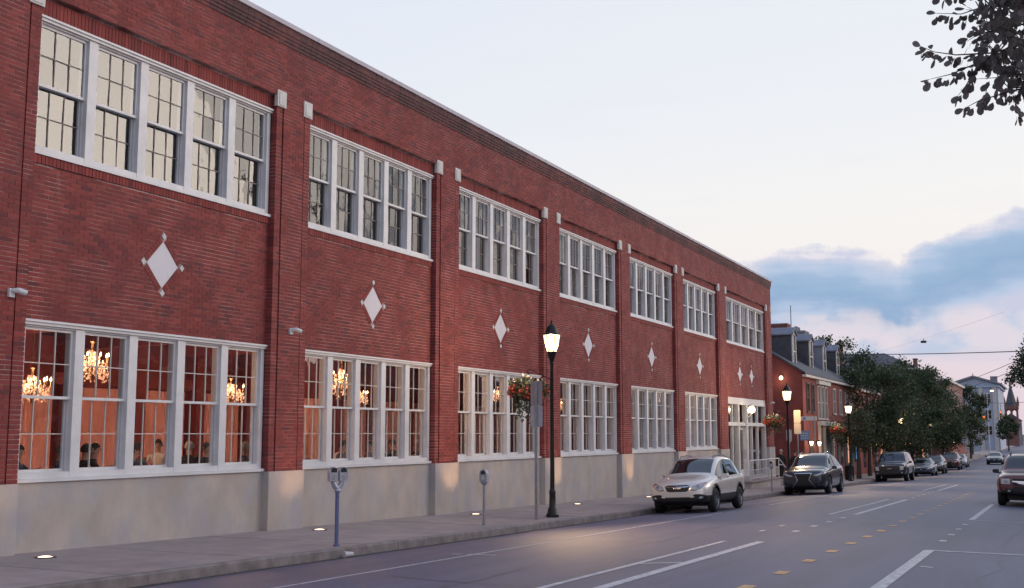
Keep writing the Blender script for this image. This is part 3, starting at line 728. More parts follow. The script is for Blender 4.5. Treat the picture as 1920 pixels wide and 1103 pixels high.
chandelier('crystal chandelier behind the last window of the first ground floor bay', -4.2, 21.84, 2.92, .33, .62, CH_E)
chandelier('bright crystal chandelier behind the second window of the second bay', -3.2, 25.13, 3.55, .36, 1.1, CH_E)
chandelier('small chandelier behind the third window of the bay with the twin headed meter', -6.2, 30.49, 3.07, .3, .6, CH_E * .6)
chandelier('chandelier behind the middle window of the bay beside the hanging basket', -3.6, 35.34, 3.2, .3, .55, CH_E * .5)
chandelier('chandelier behind the bay hidden partly by the near lamp post', -3.4, 40.51, 2.9, .26, .5, CH_E * .3)
chandelier('warm chandelier glowing in the fifth ground floor bay', -1.6, 46.21, 3.42, .34, .62, CH_E * .4)

# tables and chairs of the hall
def table(x, y, label):
    t = thing('dining_table', label, 'table', (x, y, zfl), 0, 'tables in the hall')
    MB().lathe([(.72, .12), (.70, .5), (.66, .735), (.665, .75)], 20).build('tablecloth', 'linen', t, 40)
    MB().lathe([(.05, .75), (.06, .8), (.03, .9), (.05, 1.0)], 8).build('centrepiece', 'linen', t, 40)
table(-2.0, 13.6, 'round table with pale cloth inside the leftmost windows of the first bay')
table(-2.6, 16.8, 'round table with pale cloth behind the middle window of the first bay')
table(-2.2, 19.9, 'round table with pale cloth behind the last windows of the first bay')
table(-2.0, 24.0, 'round table with pale cloth behind the second bay of windows')
table(-2.4, 27.6, 'round table with pale cloth behind the far windows of the second bay')
# ================================================================== STREET FURNITURE
def street_lamp():
    t = thing('street_lamp', None, None)
    MB().lathe([(.16, 0), (.16, .06), (.13, .10), (.115, .20), (.085, .25), (.075, .55), (.085, .60), (.06, .68)], 12).build('base', 'black_metal', t, 35)
    MB().lathe([(.058, .66), (.05, 2.0), (.042, 3.72), (.06, 3.76), (.042, 3.80)], 12).build('post', 'black_metal', t, 40)
    MB().lathe([(.045, 3.78), (.06, 3.84), (.095, 3.93), (.115, 4.02), (.13, 4.05)], 12).build('collar', 'black_metal', t, 40)
    n = 6; gl = MB().lathe([(.118, 4.052), (.20, 4.40), (.205, 4.46)], n, rot=.26).build('lantern_glass', 'lamp_glass', t)
    fr = MB()
    for j in range(n):
        q = .26 + 2 * math.pi * j / n; u = Vector((math.cos(q), math.sin(q), 0))
        fr.tube([u * .122 + Vector((0, 0, 4.05)), u * .208 + Vector((0, 0, 4.42)), u * .212 + Vector((0, 0, 4.47))], .010, 5)
    fr.build('lantern_frame', 'black_metal', gl)
    MB().lathe([(.235, 4.462), (.235, 4.49), (.17, 4.53), (.15, 4.60), (.09, 4.70), (.03, 4.74), (.022, 4.78), (.03, 4.80), (.004, 4.86)], 12).build('lantern_cap', 'black_metal', t, 40)
    br = MB().tube([(0, 0, 3.34), (-.25, 0, 3.46), (-.5, 0, 3.60), (-.62, 0, 3.62), (-.68, 0, 3.57), (-.65, 0, 3.51), (-.60, 0, 3.53)], .012, 6).tube([(0, 0, 3.15), (-.2, 0, 3.22), (-.34, 0, 3.40)], .009, 6)
    br.build('basket_bracket', 'black_metal', t)
    return t
lamp0 = street_lamp()
LAMPS = [(2.80, 25.51, 'black lamp post with lit lantern beside the steel signpost', 800),
         (2.80, 52.7, 'lit black lamp post beside the dark crossover by the entrance steps', 260),
         (2.80, 69.9, 'lit black lamp post at the edge of the trees beside the black litter bin', 240),
         (2.80, 95.0, 'lit lamp post standing among the dark tree crowns', 70),
         (2.80, 117.6, 'farthest lit lamp post almost swallowed by the trees', 50)]
for i, (x, y, lb, e) in enumerate(LAMPS):
    t = lamp0 if i == 0 else copy_tree(lamp0)
    t.location = (x, y, gy(y)); tag(t, lb, 'street lamp', 'lamp posts along the kerb')
    point_light('lamp_light', t, (0, 0, 4.26), e * .45, (1.0, .70, .40), .09)
    l = bpy.data.lights.new('lamp_throw', 'SPOT'); l.energy = e * 5.0; l.color = (1.0, .66, .38); l.spot_size = R(85); l.spot_blend = 1.0; l.shadow_soft_size = .10   # the lantern's optic throws its light onto the street
    o = bpy.data.objects.new('lamp_throw', l); COL.objects.link(o); o.parent = t; o.location = (0, 0, 4.24); o.rotation_euler = Vector((4.4, -2.2, -4.2)).to_track_quat('-Z', 'Y').to_euler()

def hanging_basket(label, x, y, z, seed, trail=.62):
    rr = random.Random(seed)
    t = thing('flower_basket', label, 'flower basket', (x, y, z), 0, 'hanging flower baskets')
    MB().lathe([(.05, -.26), (.16, -.22), (.26, -.08), (.28, .0)], 14).build('bowl', 'bark', t, 40)
    ch = MB()
    for j in range(3):
        q = 2 * math.pi * j / 3; ch.tube([(.27 * math.cos(q), .27 * math.sin(q), 0), (0, 0, .48)], .005, 4)
    ch.build('chain', 'black_metal', t)
    def leaves(n, r, zlo, zhi, s, mt, name, up=0):
        b = MB()
        for j in range(n):
            q = rr.uniform(0, 6.283); rad = r * math.sqrt(rr.random()); zz = rr.uniform(zlo, zhi) * (1 - .45 * (rad / r) ** 2)
            p = Vector((rad * math.cos(q), rad * math.sin(q), zz)); a = Vector([rr.gauss(0, 1) for _ in range(3)]).normalized(); c = a.orthogonal().normalized(); ss = s * rr.uniform(.6, 1.3)
            b.add([p, p + a * ss * .6 + c * ss * .4, p + a * ss * 1.2, p + a * ss * .6 - c * ss * .4], ((0, 1, 2, 3),))
        o = b.build(name, mt, t); o['kind'] = 'stuff'
    leaves(620, .48, -.15, .32, .10, 'flower_green', 'foliage')
    leaves(460, .50, -.18, .20, .08, 'flower_red', 'red_blossom')
    leaves(90, .45, .1, .42, .06, 'flower_white', 'white_blossom')
    b = MB()
    for j in range(26):
        q = rr.uniform(0, 6.283); p = Vector((.28 * math.cos(q), .28 * math.sin(q), -.05)); ln = rr.uniform(.3, trail)
        for k in range(int(ln / .035)):
            p = p + Vector((rr.gauss(0, .016), rr.gauss(0, .016), -.035)); a = Vector([rr.gauss(0, 1) for _ in range(3)]).normalized(); c = a.orthogonal().normalized()
            b.add([p, p + a * .035 + c * .025, p + a * .08, p + a * .035 - c * .025], ((0, 1, 2, 3),))
    o = b.build('trailing_vine', 'flower_green', t); o['kind'] = 'stuff'
hanging_basket('basket of red and white flowers hanging from the lamp post beside the signpost', 2.16, 25.51, gy(25.5) + 3.08, 3, .75)
hanging_basket('basket of red flowers hanging on the lamp post near the entrance steps', 2.16, 52.7, gy(52.7) + 3.05, 4, .6)
hanging_basket('basket of red flowers on the lamp post by the trees', 2.16, 69.9, gy(69.9) + 3.05, 5, .6)

# parking meters
def meter_head(b, x, y, z, s=1.0, mi=0):
    w, d = .085 * s, .062 * s
    prof = [(-w, 0), (w, 0), (w * 1.05, .16 * s)] + [(w * 1.05 * math.cos(q), .16 * s + .115 * s * math.sin(q)) for q in [math.pi * k / 8 for k in range(1, 8)]] + [(-w * 1.05, .16 * s)]
    b.prism(prof, lambda p, q, h: (x + p, y + h, z + q), -d, d, mi)
def meter_single(label, x, y, hgt, pole='galv'):
    t = thing('parking_meter', label, 'parking meter', (x, y, gy(y)), 0, 'parking meters along the kerb')
    MB().lathe([(.05, 0), (.05, .03), (.03, .04), (.03, hgt - .40)], 10).build('post', pole, t, 40)
    b = MB(); b.lathe([(.035, 0), (.075, .05), (.085, .07)], 10, (0, 0, hgt - .42)); meter_head(b, 0, 0, hgt - .35, 1.0); b.build('housing', 'meter_grey', t, 30)
    MB().prism([(-.058, 0), (.058, 0), (.05, .06), (0, .085), (-.05, .06)], lambda p, q, h: (p, h, hgt - .185 + q), -.066, .066).build('display_dome', 'pane_dark', t)
    MB().box(-.03, .03, -.068, -.060, hgt - .30, hgt - .22).build('coin_plate', 'chrome', t)
meter_single('single headed grey parking meter between the signpost and the twin meter', 2.72, 22.0, 1.27)
meter_single('single parking meter in front of the entrance steps', 3.1, 47.8, 1.36)
t = thing('parking_meter', 'twin headed parking meter on a blue painted post by the kerb', 'parking meter', (3.15, 15.8, gy(15.8)), R(58), 'parking meters along the kerb')
MB().lathe([(.055, 0), (.055, .03), (.034, .045), (.034, .92)], 12).build('post', 'blue_metal', t, 40)
b = MB(); b.lathe([(.04, .88), (.065, .91), (.05, .96)], 10); b.tube([(0, 0, .93), (-.05, 0, .99), (-.085, 0, 1.07)], [.05, .05, .045], 8).tube([(0, 0, .93), (.05, 0, .99), (.085, 0, 1.07)], [.05, .05, .045], 8); b.build('yoke', 'meter_grey', t, 40)
for s in (-1, 1):
    b = MB(); meter_head(b, s * .088, 0, 1.07, .84); hd = b.build('housing', 'meter_grey', t, 30)
    MB().prism([(-.055, 0), (.055, 0), (.047, .06), (0, .08), (-.047, .06)], lambda p, q, h: (s * .088 + p, h, 1.215 + q), -.056, .056).build('display_dome', 'pane_dark', hd)
    MB().box(s * .088 - .025, s * .088 + .025, -.058, -.050, 1.10, 1.17).build('coin_plate', 'chrome', hd)

# signposts
t = thing('signpost', 'steel signpost showing the backs of two plates, next to the near lamp post', 'signpost', (2.92, 24.3, gy(24.3)))
MB().prism([(-.035, -.02), (.035, -.02), (.035, 0), (.015, .015), (-.015, .015), (-.035, 0)], lambda p, q, h: (p, q, h), -.02, 3.26).build('post', 'galv', t)
def plate(w, h, z, y, mt, name, parent, r=.03):
    pr = []
    for cx_, cz, a0 in ((w / 2 - r, h / 2 - r, 0), (-w / 2 + r, h / 2 - r, 90), (-w / 2 + r, -h / 2 + r, 180), (w / 2 - r, -h / 2 + r, 270)):
        pr += [(cx_ + r * math.cos(R(a0 + q)), cz + r * math.sin(R(a0 + q))) for q in (0, 45, 90)]
    return MB().prism(pr, lambda p, q, hh: (p, y + hh, z + q), 0, .004).build(name, mt, parent)
plate(.30, .56, 2.96, .016, 'sign_back', 'plate', t); plate(.31, .50, 2.415, .016, 'sign_back_light', 'plate', t)
t = thing('signpost', 'slim post with two tall pale plates behind the dark crossover', 'signpost', (3.0, 53.9, gy(53.9)))
MB().box(-.025, .025, 0, .03, -.02, 3.62).build('post', 'galv', t)
plate(.32, .60, 3.34, -.006, 'sign_white', 'plate', t); plate(.32, .50, 2.77, -.006, 'sign_white', 'plate', t)
t = thing('signpost', 'post carrying a blue notice board below a pale street name blade', 'signpost', (2.6, 57.6, gy(57.6)))
MB().lathe([(.03, -.02), (.03, 3.45)], 8).build('post', 'galv', t)
pl = plate(.46, .48, 2.5, -.04, 'sign_blue', 'notice_board', t)
for k in range(3):
    for j in range(4): MB().box(-.17 + j * .09, -.11 + j * .09, -.045, -.0405, 2.62 - k * .12 - .02, 2.62 - k * .12 + .02).build('board_mark', 'sign_pale', pl)
MB().box(-.38, .62, -.02, .02, 3.26, 3.46).build('name_blade', 'sign_pale', t)
plate(.14, .14, 3.36, -.03, 'sign_blue', 'blade_badge', t); t.children[-1].location = (.5, 0, 0)
t = thing('signpost', 'post with a narrow shield shaped plate seen edge on by the brick house', 'signpost', (1.2, 60.5, gy(60.5)))
MB().lathe([(.025, -.02), (.025, 2.9)], 8).build('post', 'galv', t)
MB().prism([(-.14, .35), (.14, .35), (.14, -.2), (0, -.38), (-.14, -.2)], lambda p, q, h: (p, h - .03, 2.5 + q), 0, .005).build('plate', 'sign_pale', t)

# uplights let into the sidewalk in front of each pier
UP = [(12.0, 'leftmost'), (18.77, 'second'), (25.48, 'third'), (32.2, 'fourth'), (38.9, 'fifth'), (45.6, 'sixth'), (52.6, 'seventh')]
WHERE = ['in front of the first pier', 'behind the twin headed meter', 'beside the single headed meter', 'behind the near lamp post', 'behind the beige crossover nose', 'behind the beige crossover', 'at the foot of the entrance steps']
for (y, _), wh in zip(UP, WHERE):
    t = thing('sidewalk_uplight', 'round lit uplight sunk in the sidewalk ' + wh, 'uplight', (.70, y, gy(y)), 0, 'uplights in the sidewalk')
    MB().lathe([(.15, -.05), (.155, .012), (.115, .016), (.11, .004)], 18).build('ring', 'dark_metal', t, 40)
    MB().lathe([(.108, -.02), (.105, .012), (.06, .024), (.01, .027)], 18).build('lens', 'uplight_lens', t, 60)
    l = bpy.data.lights.new('uplight_beam', 'SPOT'); l.energy = 22 if y < 13 else (85 if y < 20 else 120); l.color = (1.0, .60, .32); l.spot_size = R(88); l.spot_blend = 1.0; l.shadow_soft_size = .12
    o = bpy.data.objects.new('uplight_beam', l); COL.objects.link(o); o.parent = t; o.location = (0, 0, .06); o.rotation_euler = Vector((-.22, -.08, 1)).to_track_quat('-Z', 'Y').to_euler()

# security cameras on the piers
for y, z, lb in ((11.72, 3.66, 'small white security camera on the leftmost pier'), (18.57, 3.64, 'small white security camera on the pier above the twin headed meter'), (61.6, 3.2, 'small white camera on the end pier beside the entrance')):
    t = thing('security_camera', lb, 'camera', (.03, y, z), 0, 'security cameras on the brick wall')
    MB().box(-.02, .03, -.05, .05, -.07, .06).build('mount', 'white_paint', t)
    MB().tube([(.03, 0, .03), (.10, .05, .03), (.14, .16, .0)], [.03, .045, .045], 10).build('barrel', 'white_paint', t, 40)

# paper cup lying in the gutter
t = thing('paper_cup', 'crumpled white paper cup lying against the kerb', 'cup', (3.52, 15.5, rz_(3.52, 15.5) + .052), R(65))
MB().lathe([(.050, 0), (.033, .155)], 14, fn=lambda p, q, h: (h, p, q)).build('cup_body', 'plastic_cup', t, 40)
MB().lathe([(.055, -.012), (.055, .004)], 14, fn=lambda p, q, h: (h, p, q)).build('rim', 'plastic_cup', t, 40)

# entrance stoop and handrail
t = thing('entrance_stoop', 'concrete entrance landing with white panel front and side steps', 'stoop', (0, 0, 0))
zl = gy(55) + .42
MB().box(.04, 1.55, 50.6, 56.6, -1.6, zl - .06).build('landing_base', 'concrete_base', t)
MB().box(.035, 1.62, 50.5, 56.7, zl - .06, zl).build('landing_slab', 'sidewalk', t)
for k in range(2): MB().box(.04, 1.55, 56.7 + .32 * k, 57.0 + .32 * (k + 1), -1.6, zl - .14 * (k + 1)).build('step', 'sidewalk', t)
t = thing('handrail', 'white painted handrail along the entrance landing and steps', 'handrail', (1.5, 0, zl))
b = MB().tube([(0, 50.6, .92), (0, 56.5, .92), (0, 58.3, .36)], .024, 8).tube([(0, 56.5, .62), (0, 57.6, .55), (0, 57.9, .3), (0, 57.9, -.42)], .02, 8)
b.build('top_rail', 'white_paint', t, 40)
for y in (50.65, 52.6, 54.5, 56.45): MB().tube([(0, y, 0), (0, y, .92)], .022, 8).build('post', 'white_paint', t)
MB().tube([(0, 50.65, .12), (0, 56.45, .12)], .014, 6).build('bottom_rail', 'white_paint', t)
for k in range(40): MB().tube([(0, 50.75 + .145 * k, .12), (0, 50.75 + .145 * k, .5)], .009, 5).build('baluster', 'white_paint', t) if k % 1 == 0 else None
MB().tube([(0, 50.65, .5), (0, 56.45, .5)], .012, 6).build('middle_rail', 'white_paint', t)
t = thing('door_lantern', 'lit round lantern on a white scroll bracket by the entrance door', 'lantern', (-.10, 55.9, 2.35))
MB().tube([(0, 0, -.9), (.12, 0, -.8), (.2, 0, -.5), (.12, 0, -.25), (.2, 0, -.05), (.38, 0, .06), (.46, 0, .2)], .04, 8).build('bracket', 'white_paint', t, 50)
MB().lathe([(.04, .2), (.15, .26), (.18, .38), (.15, .5), (.05, .57)], 14, (.46, 0, 0)).build('globe', 'lamp_glass', t, 50)
MB().lathe([(.1, .56), (.06, .62), (.01, .68)], 12, (.46, 0, 0)).build('cap', 'white_paint', t, 50)
point_light('lantern_light', t, (.46, 0, .38), 14, (1.0, .78, .52), .06)

# slatted litter bins by the third lamp post
def litter_bin(label, x, y):
    t = thing('litter_bin', label, 'litter bin', (x, y, gy(y)), 0, 'litter bins by the trees')
    MB().lathe([(.22, .04), (.22, .86)], 14).build('liner', 'car_black', t, 40)
    sl = MB().box(-.02, .02, .262, .274, .06, .88).mesh('slat', 'black_metal')
    for k in range(16):
        o = link('slat', sl, t); o.rotation_euler = (0, 0, 2 * math.pi * k / 16)
    MB().lathe([(.28, .87), (.29, .90), (.27, .93), (.20, .95)], 16).build('lid', 'black_metal', t, 40)
litter_bin('black slatted litter bin beside the lamp post by the trees', 2.55, 71.0)
litter_bin('second black slatted litter bin behind the dark crossover', 2.2, 73.2)
# ================================================================== PEOPLE (one continuous skinned body each)
def skin_body(joints, edges, root, mats, pick, level=1):
    me = bpy.data.meshes.new('body'); names = list(joints)
    me.from_pydata([joints[n][0] for n in names], [(names.index(a), names.index(c)) for a, c in edges], [])
    ob = bpy.data.objects.new('body_tmp', me); COL.objects.link(ob)
    sk = ob.modifiers.new('skin', 'SKIN'); sk.use_smooth_shade = True; sk.branch_smoothing = .6
    for i, n in enumerate(names):
        r = joints[n][1]; me.skin_vertices[0].data[i].radius = r if hasattr(r, '__len__') else (r, r)
        me.skin_vertices[0].data[i].use_root = (n == root)
    ob.modifiers.new('sub', 'SUBSURF').levels = level
    dg = bpy.context.evaluated_depsgraph_get(); res = bpy.data.meshes.new_from_object(ob.evaluated_get(dg))
    bpy.data.objects.remove(ob); bpy.data.meshes.remove(me)
    res.materials.clear()
    for m_ in mats: res.materials.append(MAT[m_])
    for p in res.polygons: p.material_index = pick(p.center); p.use_smooth = True
    return res
def head_parts(parent, c, r, hair, yaw, skin='skin'):
    """hair shell, ears, nose, eyes on the head ball at c; the face looks along -y turned by yaw"""
    Rm = Matrix.Rotation(yaw, 3, 'Z'); V = lambda x, y, z: Vector(c) + Rm @ Vector((x, y, z))
    b = MB(); n, k = 12, 7; pts = []
    for i in range(k):
        ph = math.pi * .62 * i / (k - 1)
        for j in range(n):
            t = 2 * math.pi * j / n; fr = max(0, -math.sin(t)); rr = r * 1.10; phh = ph * (1 - .42 * fr)
            pts.append(V(rr * math.sin(phh) * math.cos(t) * .92, rr * math.sin(phh) * math.sin(t) * 1.04 + .008, rr * 1.14 * math.cos(phh) + .01))
    b.add(pts, [(i * n + j, (i + 1) * n + j, (i + 1) * n + (j + 1) % n, i * n + (j + 1) % n) for i in range(k - 1) for j in range(n)])
    b.build('hair', hair, parent, 60)
    f = MB()
    f.add([V(0, -r * 1.24, -.012), V(-.016, -r * .98, -.03), V(.016, -r * .98, -.03), V(0, -r * 1.0, .03)], ((0, 1, 3), (0, 3, 2), (0, 2, 1)))
    for s in (-1, 1): f.prism([(-.012, -.03), (.012, -.028), (.014, .025), (-.01, .03)], lambda p, q, h: V(s * (r * .93 + h), p + .01, q), 0, .018)
    f.build('face_features', skin, parent, 40)
    e = MB()
    for s in (-1, 1): e.lathe([(.004, -.004), (.011, 0), (.004, .004)], 6, fn=lambda p, q, h: V(s * .032 + p, -r * .93 - h * .5, .012 + q))
    e.prism([(-.022, -.004), (.022, -.004), (.018, .005), (-.018, .005)], lambda p, q, h: V(p, -r * .96 - h, -.05 + q), 0, .006)
    e.build('eyes_and_mouth', 'hair_dark', parent)
def fingers(J, E, side, wrist, dirv, out):
    w = Vector(wrist); d = Vector(dirv).normalized(); o = Vector(out).normalized(); n = d.cross(o)
    palm = w + d * .055; J['palm' + side] = (tuple(palm), (.036, .018)); E.append(('wri' + side, 'palm' + side))
    for i, (ln, off) in enumerate(((.075, -.030), (.085, -.010), (.08, .010), (.062, .028))):
        a = palm + d * .035 + o * off; c = a + d * ln * .55 + n * .010; e = c + d * ln * .4 + n * .022
        J[f'f{i}a' + side] = (tuple(a), .0095); J[f'f{i}b' + side] = (tuple(c), .0085); J[f'f{i}c' + side] = (tuple(e), .0065)
        E += [('palm' + side, f'f{i}a' + side), (f'f{i}a' + side, f'f{i}b' + side), (f'f{i}b' + side, f'f{i}c' + side)]
    a = w + d * .03 - o * .035; c = a + d * .04 - o * .02 + n * .012
    J['t1' + side] = (tuple(a), .011); J['t2' + side] = (tuple(c), .009); E += [('palm' + side, 't1' + side), ('t1' + side, 't2' + side)]
def standing(label, x, y, z, rz, cloth, legs, hair, hgt=1.72, stride=.12, group=None, bag=False):
    t = thing('person', label, 'person', (x, y, z), rz, group); s = hgt / 1.75
    J = {'pel': ((0, 0, .95 * s), (.155, .11)), 'wai': ((0, 0, 1.10 * s), (.14, .10)), 'che': ((0, .01, 1.30 * s), (.165, .115)), 'neckb': ((0, .01, 1.47 * s), (.07, .065)), 'nec': ((0, -.005, 1.53 * s), .052), 'hd': ((0, -.015, 1.62 * s), (.078, .088)), 'top': ((0, -.01, 1.69 * s), (.066, .078))}
    E = [('pel', 'wai'), ('wai', 'che'), ('che', 'neckb'), ('neckb', 'nec'), ('nec', 'hd'), ('hd', 'top')]
    for sd, sg in (('L', -1), ('R', 1)):
        st = stride * sg
        J['hip' + sd] = ((sg * .09, 0, .88 * s), .088); J['kne' + sd] = ((sg * .10, -st - .02, .48 * s), .058); J['ank' + sd] = ((sg * .105, -st * 1.5 + .02, .085), .04); J['toe' + sd] = ((sg * .115, -st * 1.5 - .15, .035), (.042, .03))
        E += [('pel', 'hip' + sd), ('hip' + sd, 'kne' + sd), ('kne' + sd, 'ank' + sd), ('ank' + sd, 'toe' + sd)]
        J['sho' + sd] = ((sg * .185, .01, 1.42 * s), .06); J['elb' + sd] = ((sg * .235, .03 + st * .4, 1.14 * s), .044); J['wri' + sd] = ((sg * .235, -.07 + st * .9, .91 * s), .03)
        E += [('che', 'sho' + sd), ('sho' + sd, 'elb' + sd), ('elb' + sd, 'wri' + sd)]
        fingers(J, E, sd, J['wri' + sd][0], (0, -.25, -1), (0, 1, 0))
    def pick(c):
        if c.z > 1.49 * s or (abs(c.x) > .17 and c.z < .93 * s and c.z > .6): return 1
        if c.z < .10: return 3
        return 2 if c.z < .98 * s else 0
    body = skin_body(J, E, 'pel', [cloth, 'skin', legs, 'car_black'], pick)
    link('body', body, t); head_parts(t, (0, -.012, 1.635 * s), .092, hair, 0)
    b = MB().lathe([(.20, .80 * s), (.205, .95 * s), (.19, 1.12 * s), (.205, 1.30 * s), (.15, 1.45 * s), (.08, 1.50 * s)], 16, fn=lambda p, q, h: (p, q * .72 + .005, h))
    b.build('jacket', cloth, t, 60)
    if bag: MB().prism([(-.14, 0), (.14, 0), (.12, .30), (-.12, .30)], lambda p, q, h: (.30 + h, p, .55 + q), -.05, .05).build('bag', 'cloth_grey', t)
    return t
def seated(label, x, y, z, rz, cloth, hair, lean=.05, arm=0):
    t = thing('person', label, 'person', (x, y, z), rz, 'guests seated in the hall')
    J = {'pel': ((0, 0, .52), (.16, .12)), 'wai': ((0, -.01, .68), (.14, .10)), 'che': ((0, -lean, .90), (.165, .115)), 'neckb': ((0, -lean, 1.07), (.07, .065)), 'nec': ((0, -lean - .02, 1.13), .052), 'hd': ((0, -lean - .04, 1.23), (.078, .088)), 'top': ((0, -lean - .035, 1.30), (.066, .078))}
    E = [('pel', 'wai'), ('wai', 'che'), ('che', 'neckb'), ('neckb', 'nec'), ('nec', 'hd'), ('hd', 'top')]
    for sd, sg in (('L', -1), ('R', 1)):
        J['hip' + sd] = ((sg * .10, -.06, .50), .09); J['kne' + sd] = ((sg * .12, -.46, .50), .06); J['ank' + sd] = ((sg * .12, -.44, .09), .042); J['toe' + sd] = ((sg * .125, -.60, .035), (.042, .03))
        E += [('pel', 'hip' + sd), ('hip' + sd, 'kne' + sd), ('kne' + sd, 'ank' + sd), ('ank' + sd, 'toe' + sd)]
        up = .16 if (arm and sg == arm) else 0
        J['sho' + sd] = ((sg * .185, -lean, 1.02), .06); J['elb' + sd] = ((sg * .24, -lean - .16, .80 + up * .3), .044); J['wri' + sd] = ((sg * .17, -lean - .36, .80 + up), .03)
        E += [('che', 'sho' + sd), ('sho' + sd, 'elb' + sd), ('elb' + sd, 'wri' + sd)]
        fingers(J, E, sd, J['wri' + sd][0], (-sg * .2, -1, .1), (1, 0, 0))
    def pick(c):
        if c.z > 1.10 or c.y < -lean - .33 and c.z > .7: return 1
        return 3 if c.z < .08 else (2 if c.z < .56 else 0)
    link('body', skin_body(J, E, 'pel', [cloth, 'skin', 'cloth_black', 'car_black'], pick), t)
    head_parts(t, (0, -lean - .038, 1.245), .092, hair, random.uniform(-.4, .4))
    return t
def dining_chair(label, x, y, rz):
    t = thing('dining_chair', label, 'chair', (x, y, zfl), rz, 'chairs in the hall')
    MB().box(-.21, .21, -.24, .18, .40, .44).build('seat', 'room_dark', t)
    MB().box(-.2, .2, .18, .215, .46, .92).build('backrest', 'room_dark', t)
    for sx in (-.18, .18):
        for sy, zt in ((-.2, .40), (.185, .47)): MB().box(sx - .018, sx + .018, sy - .018, sy + .018, 0, zt).build('leg', 'room_dark', t)
guests = [(-.95, 13.65, 2.2, 'cloth_black', 'hair_dark', 'guest in black close to the glass of the leftmost window'),
          (-1.0, 17.25, 1.7, 'cloth_black', 'hair_dark', 'guest in black close to the glass of the middle window'),
          (-.95, 18.35, 2.6, 'cloth_navy', 'hair_grey', 'grey haired guest in navy close to the fourth window glass'),
          (-1.0, 21.9, 2.0, 'cloth_grey', 'hair_dark', 'guest in grey close to the glass of the second bay'),
          (-1.15, 12.95, 1.9, 'cloth_navy', 'hair_dark', 'guest in navy seated inside the leftmost window of the first bay'),
          (-1.25, 14.35, 2.5, 'cloth_black', 'hair_dark', 'guest in black seated inside the second window of the first bay'),
          (-2.9, 13.4, -1.2, 'cloth_grey', 'hair_grey', 'grey haired guest facing the leftmost windows across the table'),
          (-1.8, 16.2, 1.2, 'cloth_grey', 'hair_dark', 'guest in grey seated behind the middle window of the first bay'),
          (-2.9, 17.6, -.8, 'cloth_red', 'hair_dark', 'guest in dark red seated farther back in the first bay'),
          (-1.35, 19.1, 1.5, 'cloth_navy', 'hair_dark', 'guest in navy leaning forward behind the fourth window of the first bay'),
          (-1.5, 20.6, 2.2, 'cloth_white', 'hair_dark', 'guest in white top behind the last window of the first bay'),
          (-1.1, 23.2, 1.8, 'cloth_grey', 'hair_dark', 'guest in grey inside the first window of the second bay'),
          (-1.3, 24.9, 2.6, 'cloth_black', 'hair_dark', 'guest in black inside the second window of the second bay'),
          (-1.6, 26.9, 1.4, 'cloth_black', 'hair_grey', 'grey haired guest inside the third window of the second bay'),
          (-1.7, 28.3, 2.4, 'cloth_white', 'hair_dark', 'guest in white inside the fourth window of the second bay')]
for gx, gy0, grz, gc, gh, gl in guests:
    seated(gl, gx, gy0, zfl, grz, gc, gh, random.uniform(.02, .12), random.choice((0, 1, -1)))
    dining_chair('chair of the ' + gl, gx, gy0, grz)
src = [o for o in COL.objects if o.name.startswith('person') and o.get('group') == 'guests seated in the hall']
rg = random.Random(9)
for k, (gx, gy0) in enumerate([(-1.55, 14.9), (-2.3, 15.7), (-1.25, 15.55), (-3.4, 18.6), (-2.2, 18.2), (-1.2, 19.95), (-2.9, 21.2), (-1.35, 22.6), (-2.6, 24.4), (-1.2, 26.0), (-2.4, 26.6), (-1.3, 27.6)]):
    c = copy_tree(src[(k * 3 + 1) % len(src)]); c.location = (gx, gy0, zfl + rg.uniform(-.03, .05)); c.rotation_euler = (0, 0, rg.uniform(0, 6.28))
    c['label'] = ' '.join(src[(k * 3 + 1) % len(src)]['label'].split()[:3]) + (' among the crowd at the tables behind the first bay' if gy0 < 21 else ' among the crowd at the tables behind the second bay')
    c['group'] = 'guests crowding the tables'
standing('grey haired person in black coat waiting beside the entrance steps', 1.15, 58.6, gy(58.6), R(-20), 'cloth_black', 'cloth_black', 'hair_grey', 1.82, .06, 'people on the sidewalk')
standing('person in dark clothes walking behind the slim two plate signpost', 1.95, 58.2, gy(58.2), R(15), 'cloth_black', 'cloth_navy', 'hair_dark', 1.74, .16, 'people on the sidewalk')
standing('distant person in a white top crossing by the parked cars', 3.0, 141.0, gy(141), R(40), 'cloth_white', 'cloth_navy', 'hair_dark', 1.75, .18, 'people on the sidewalk')
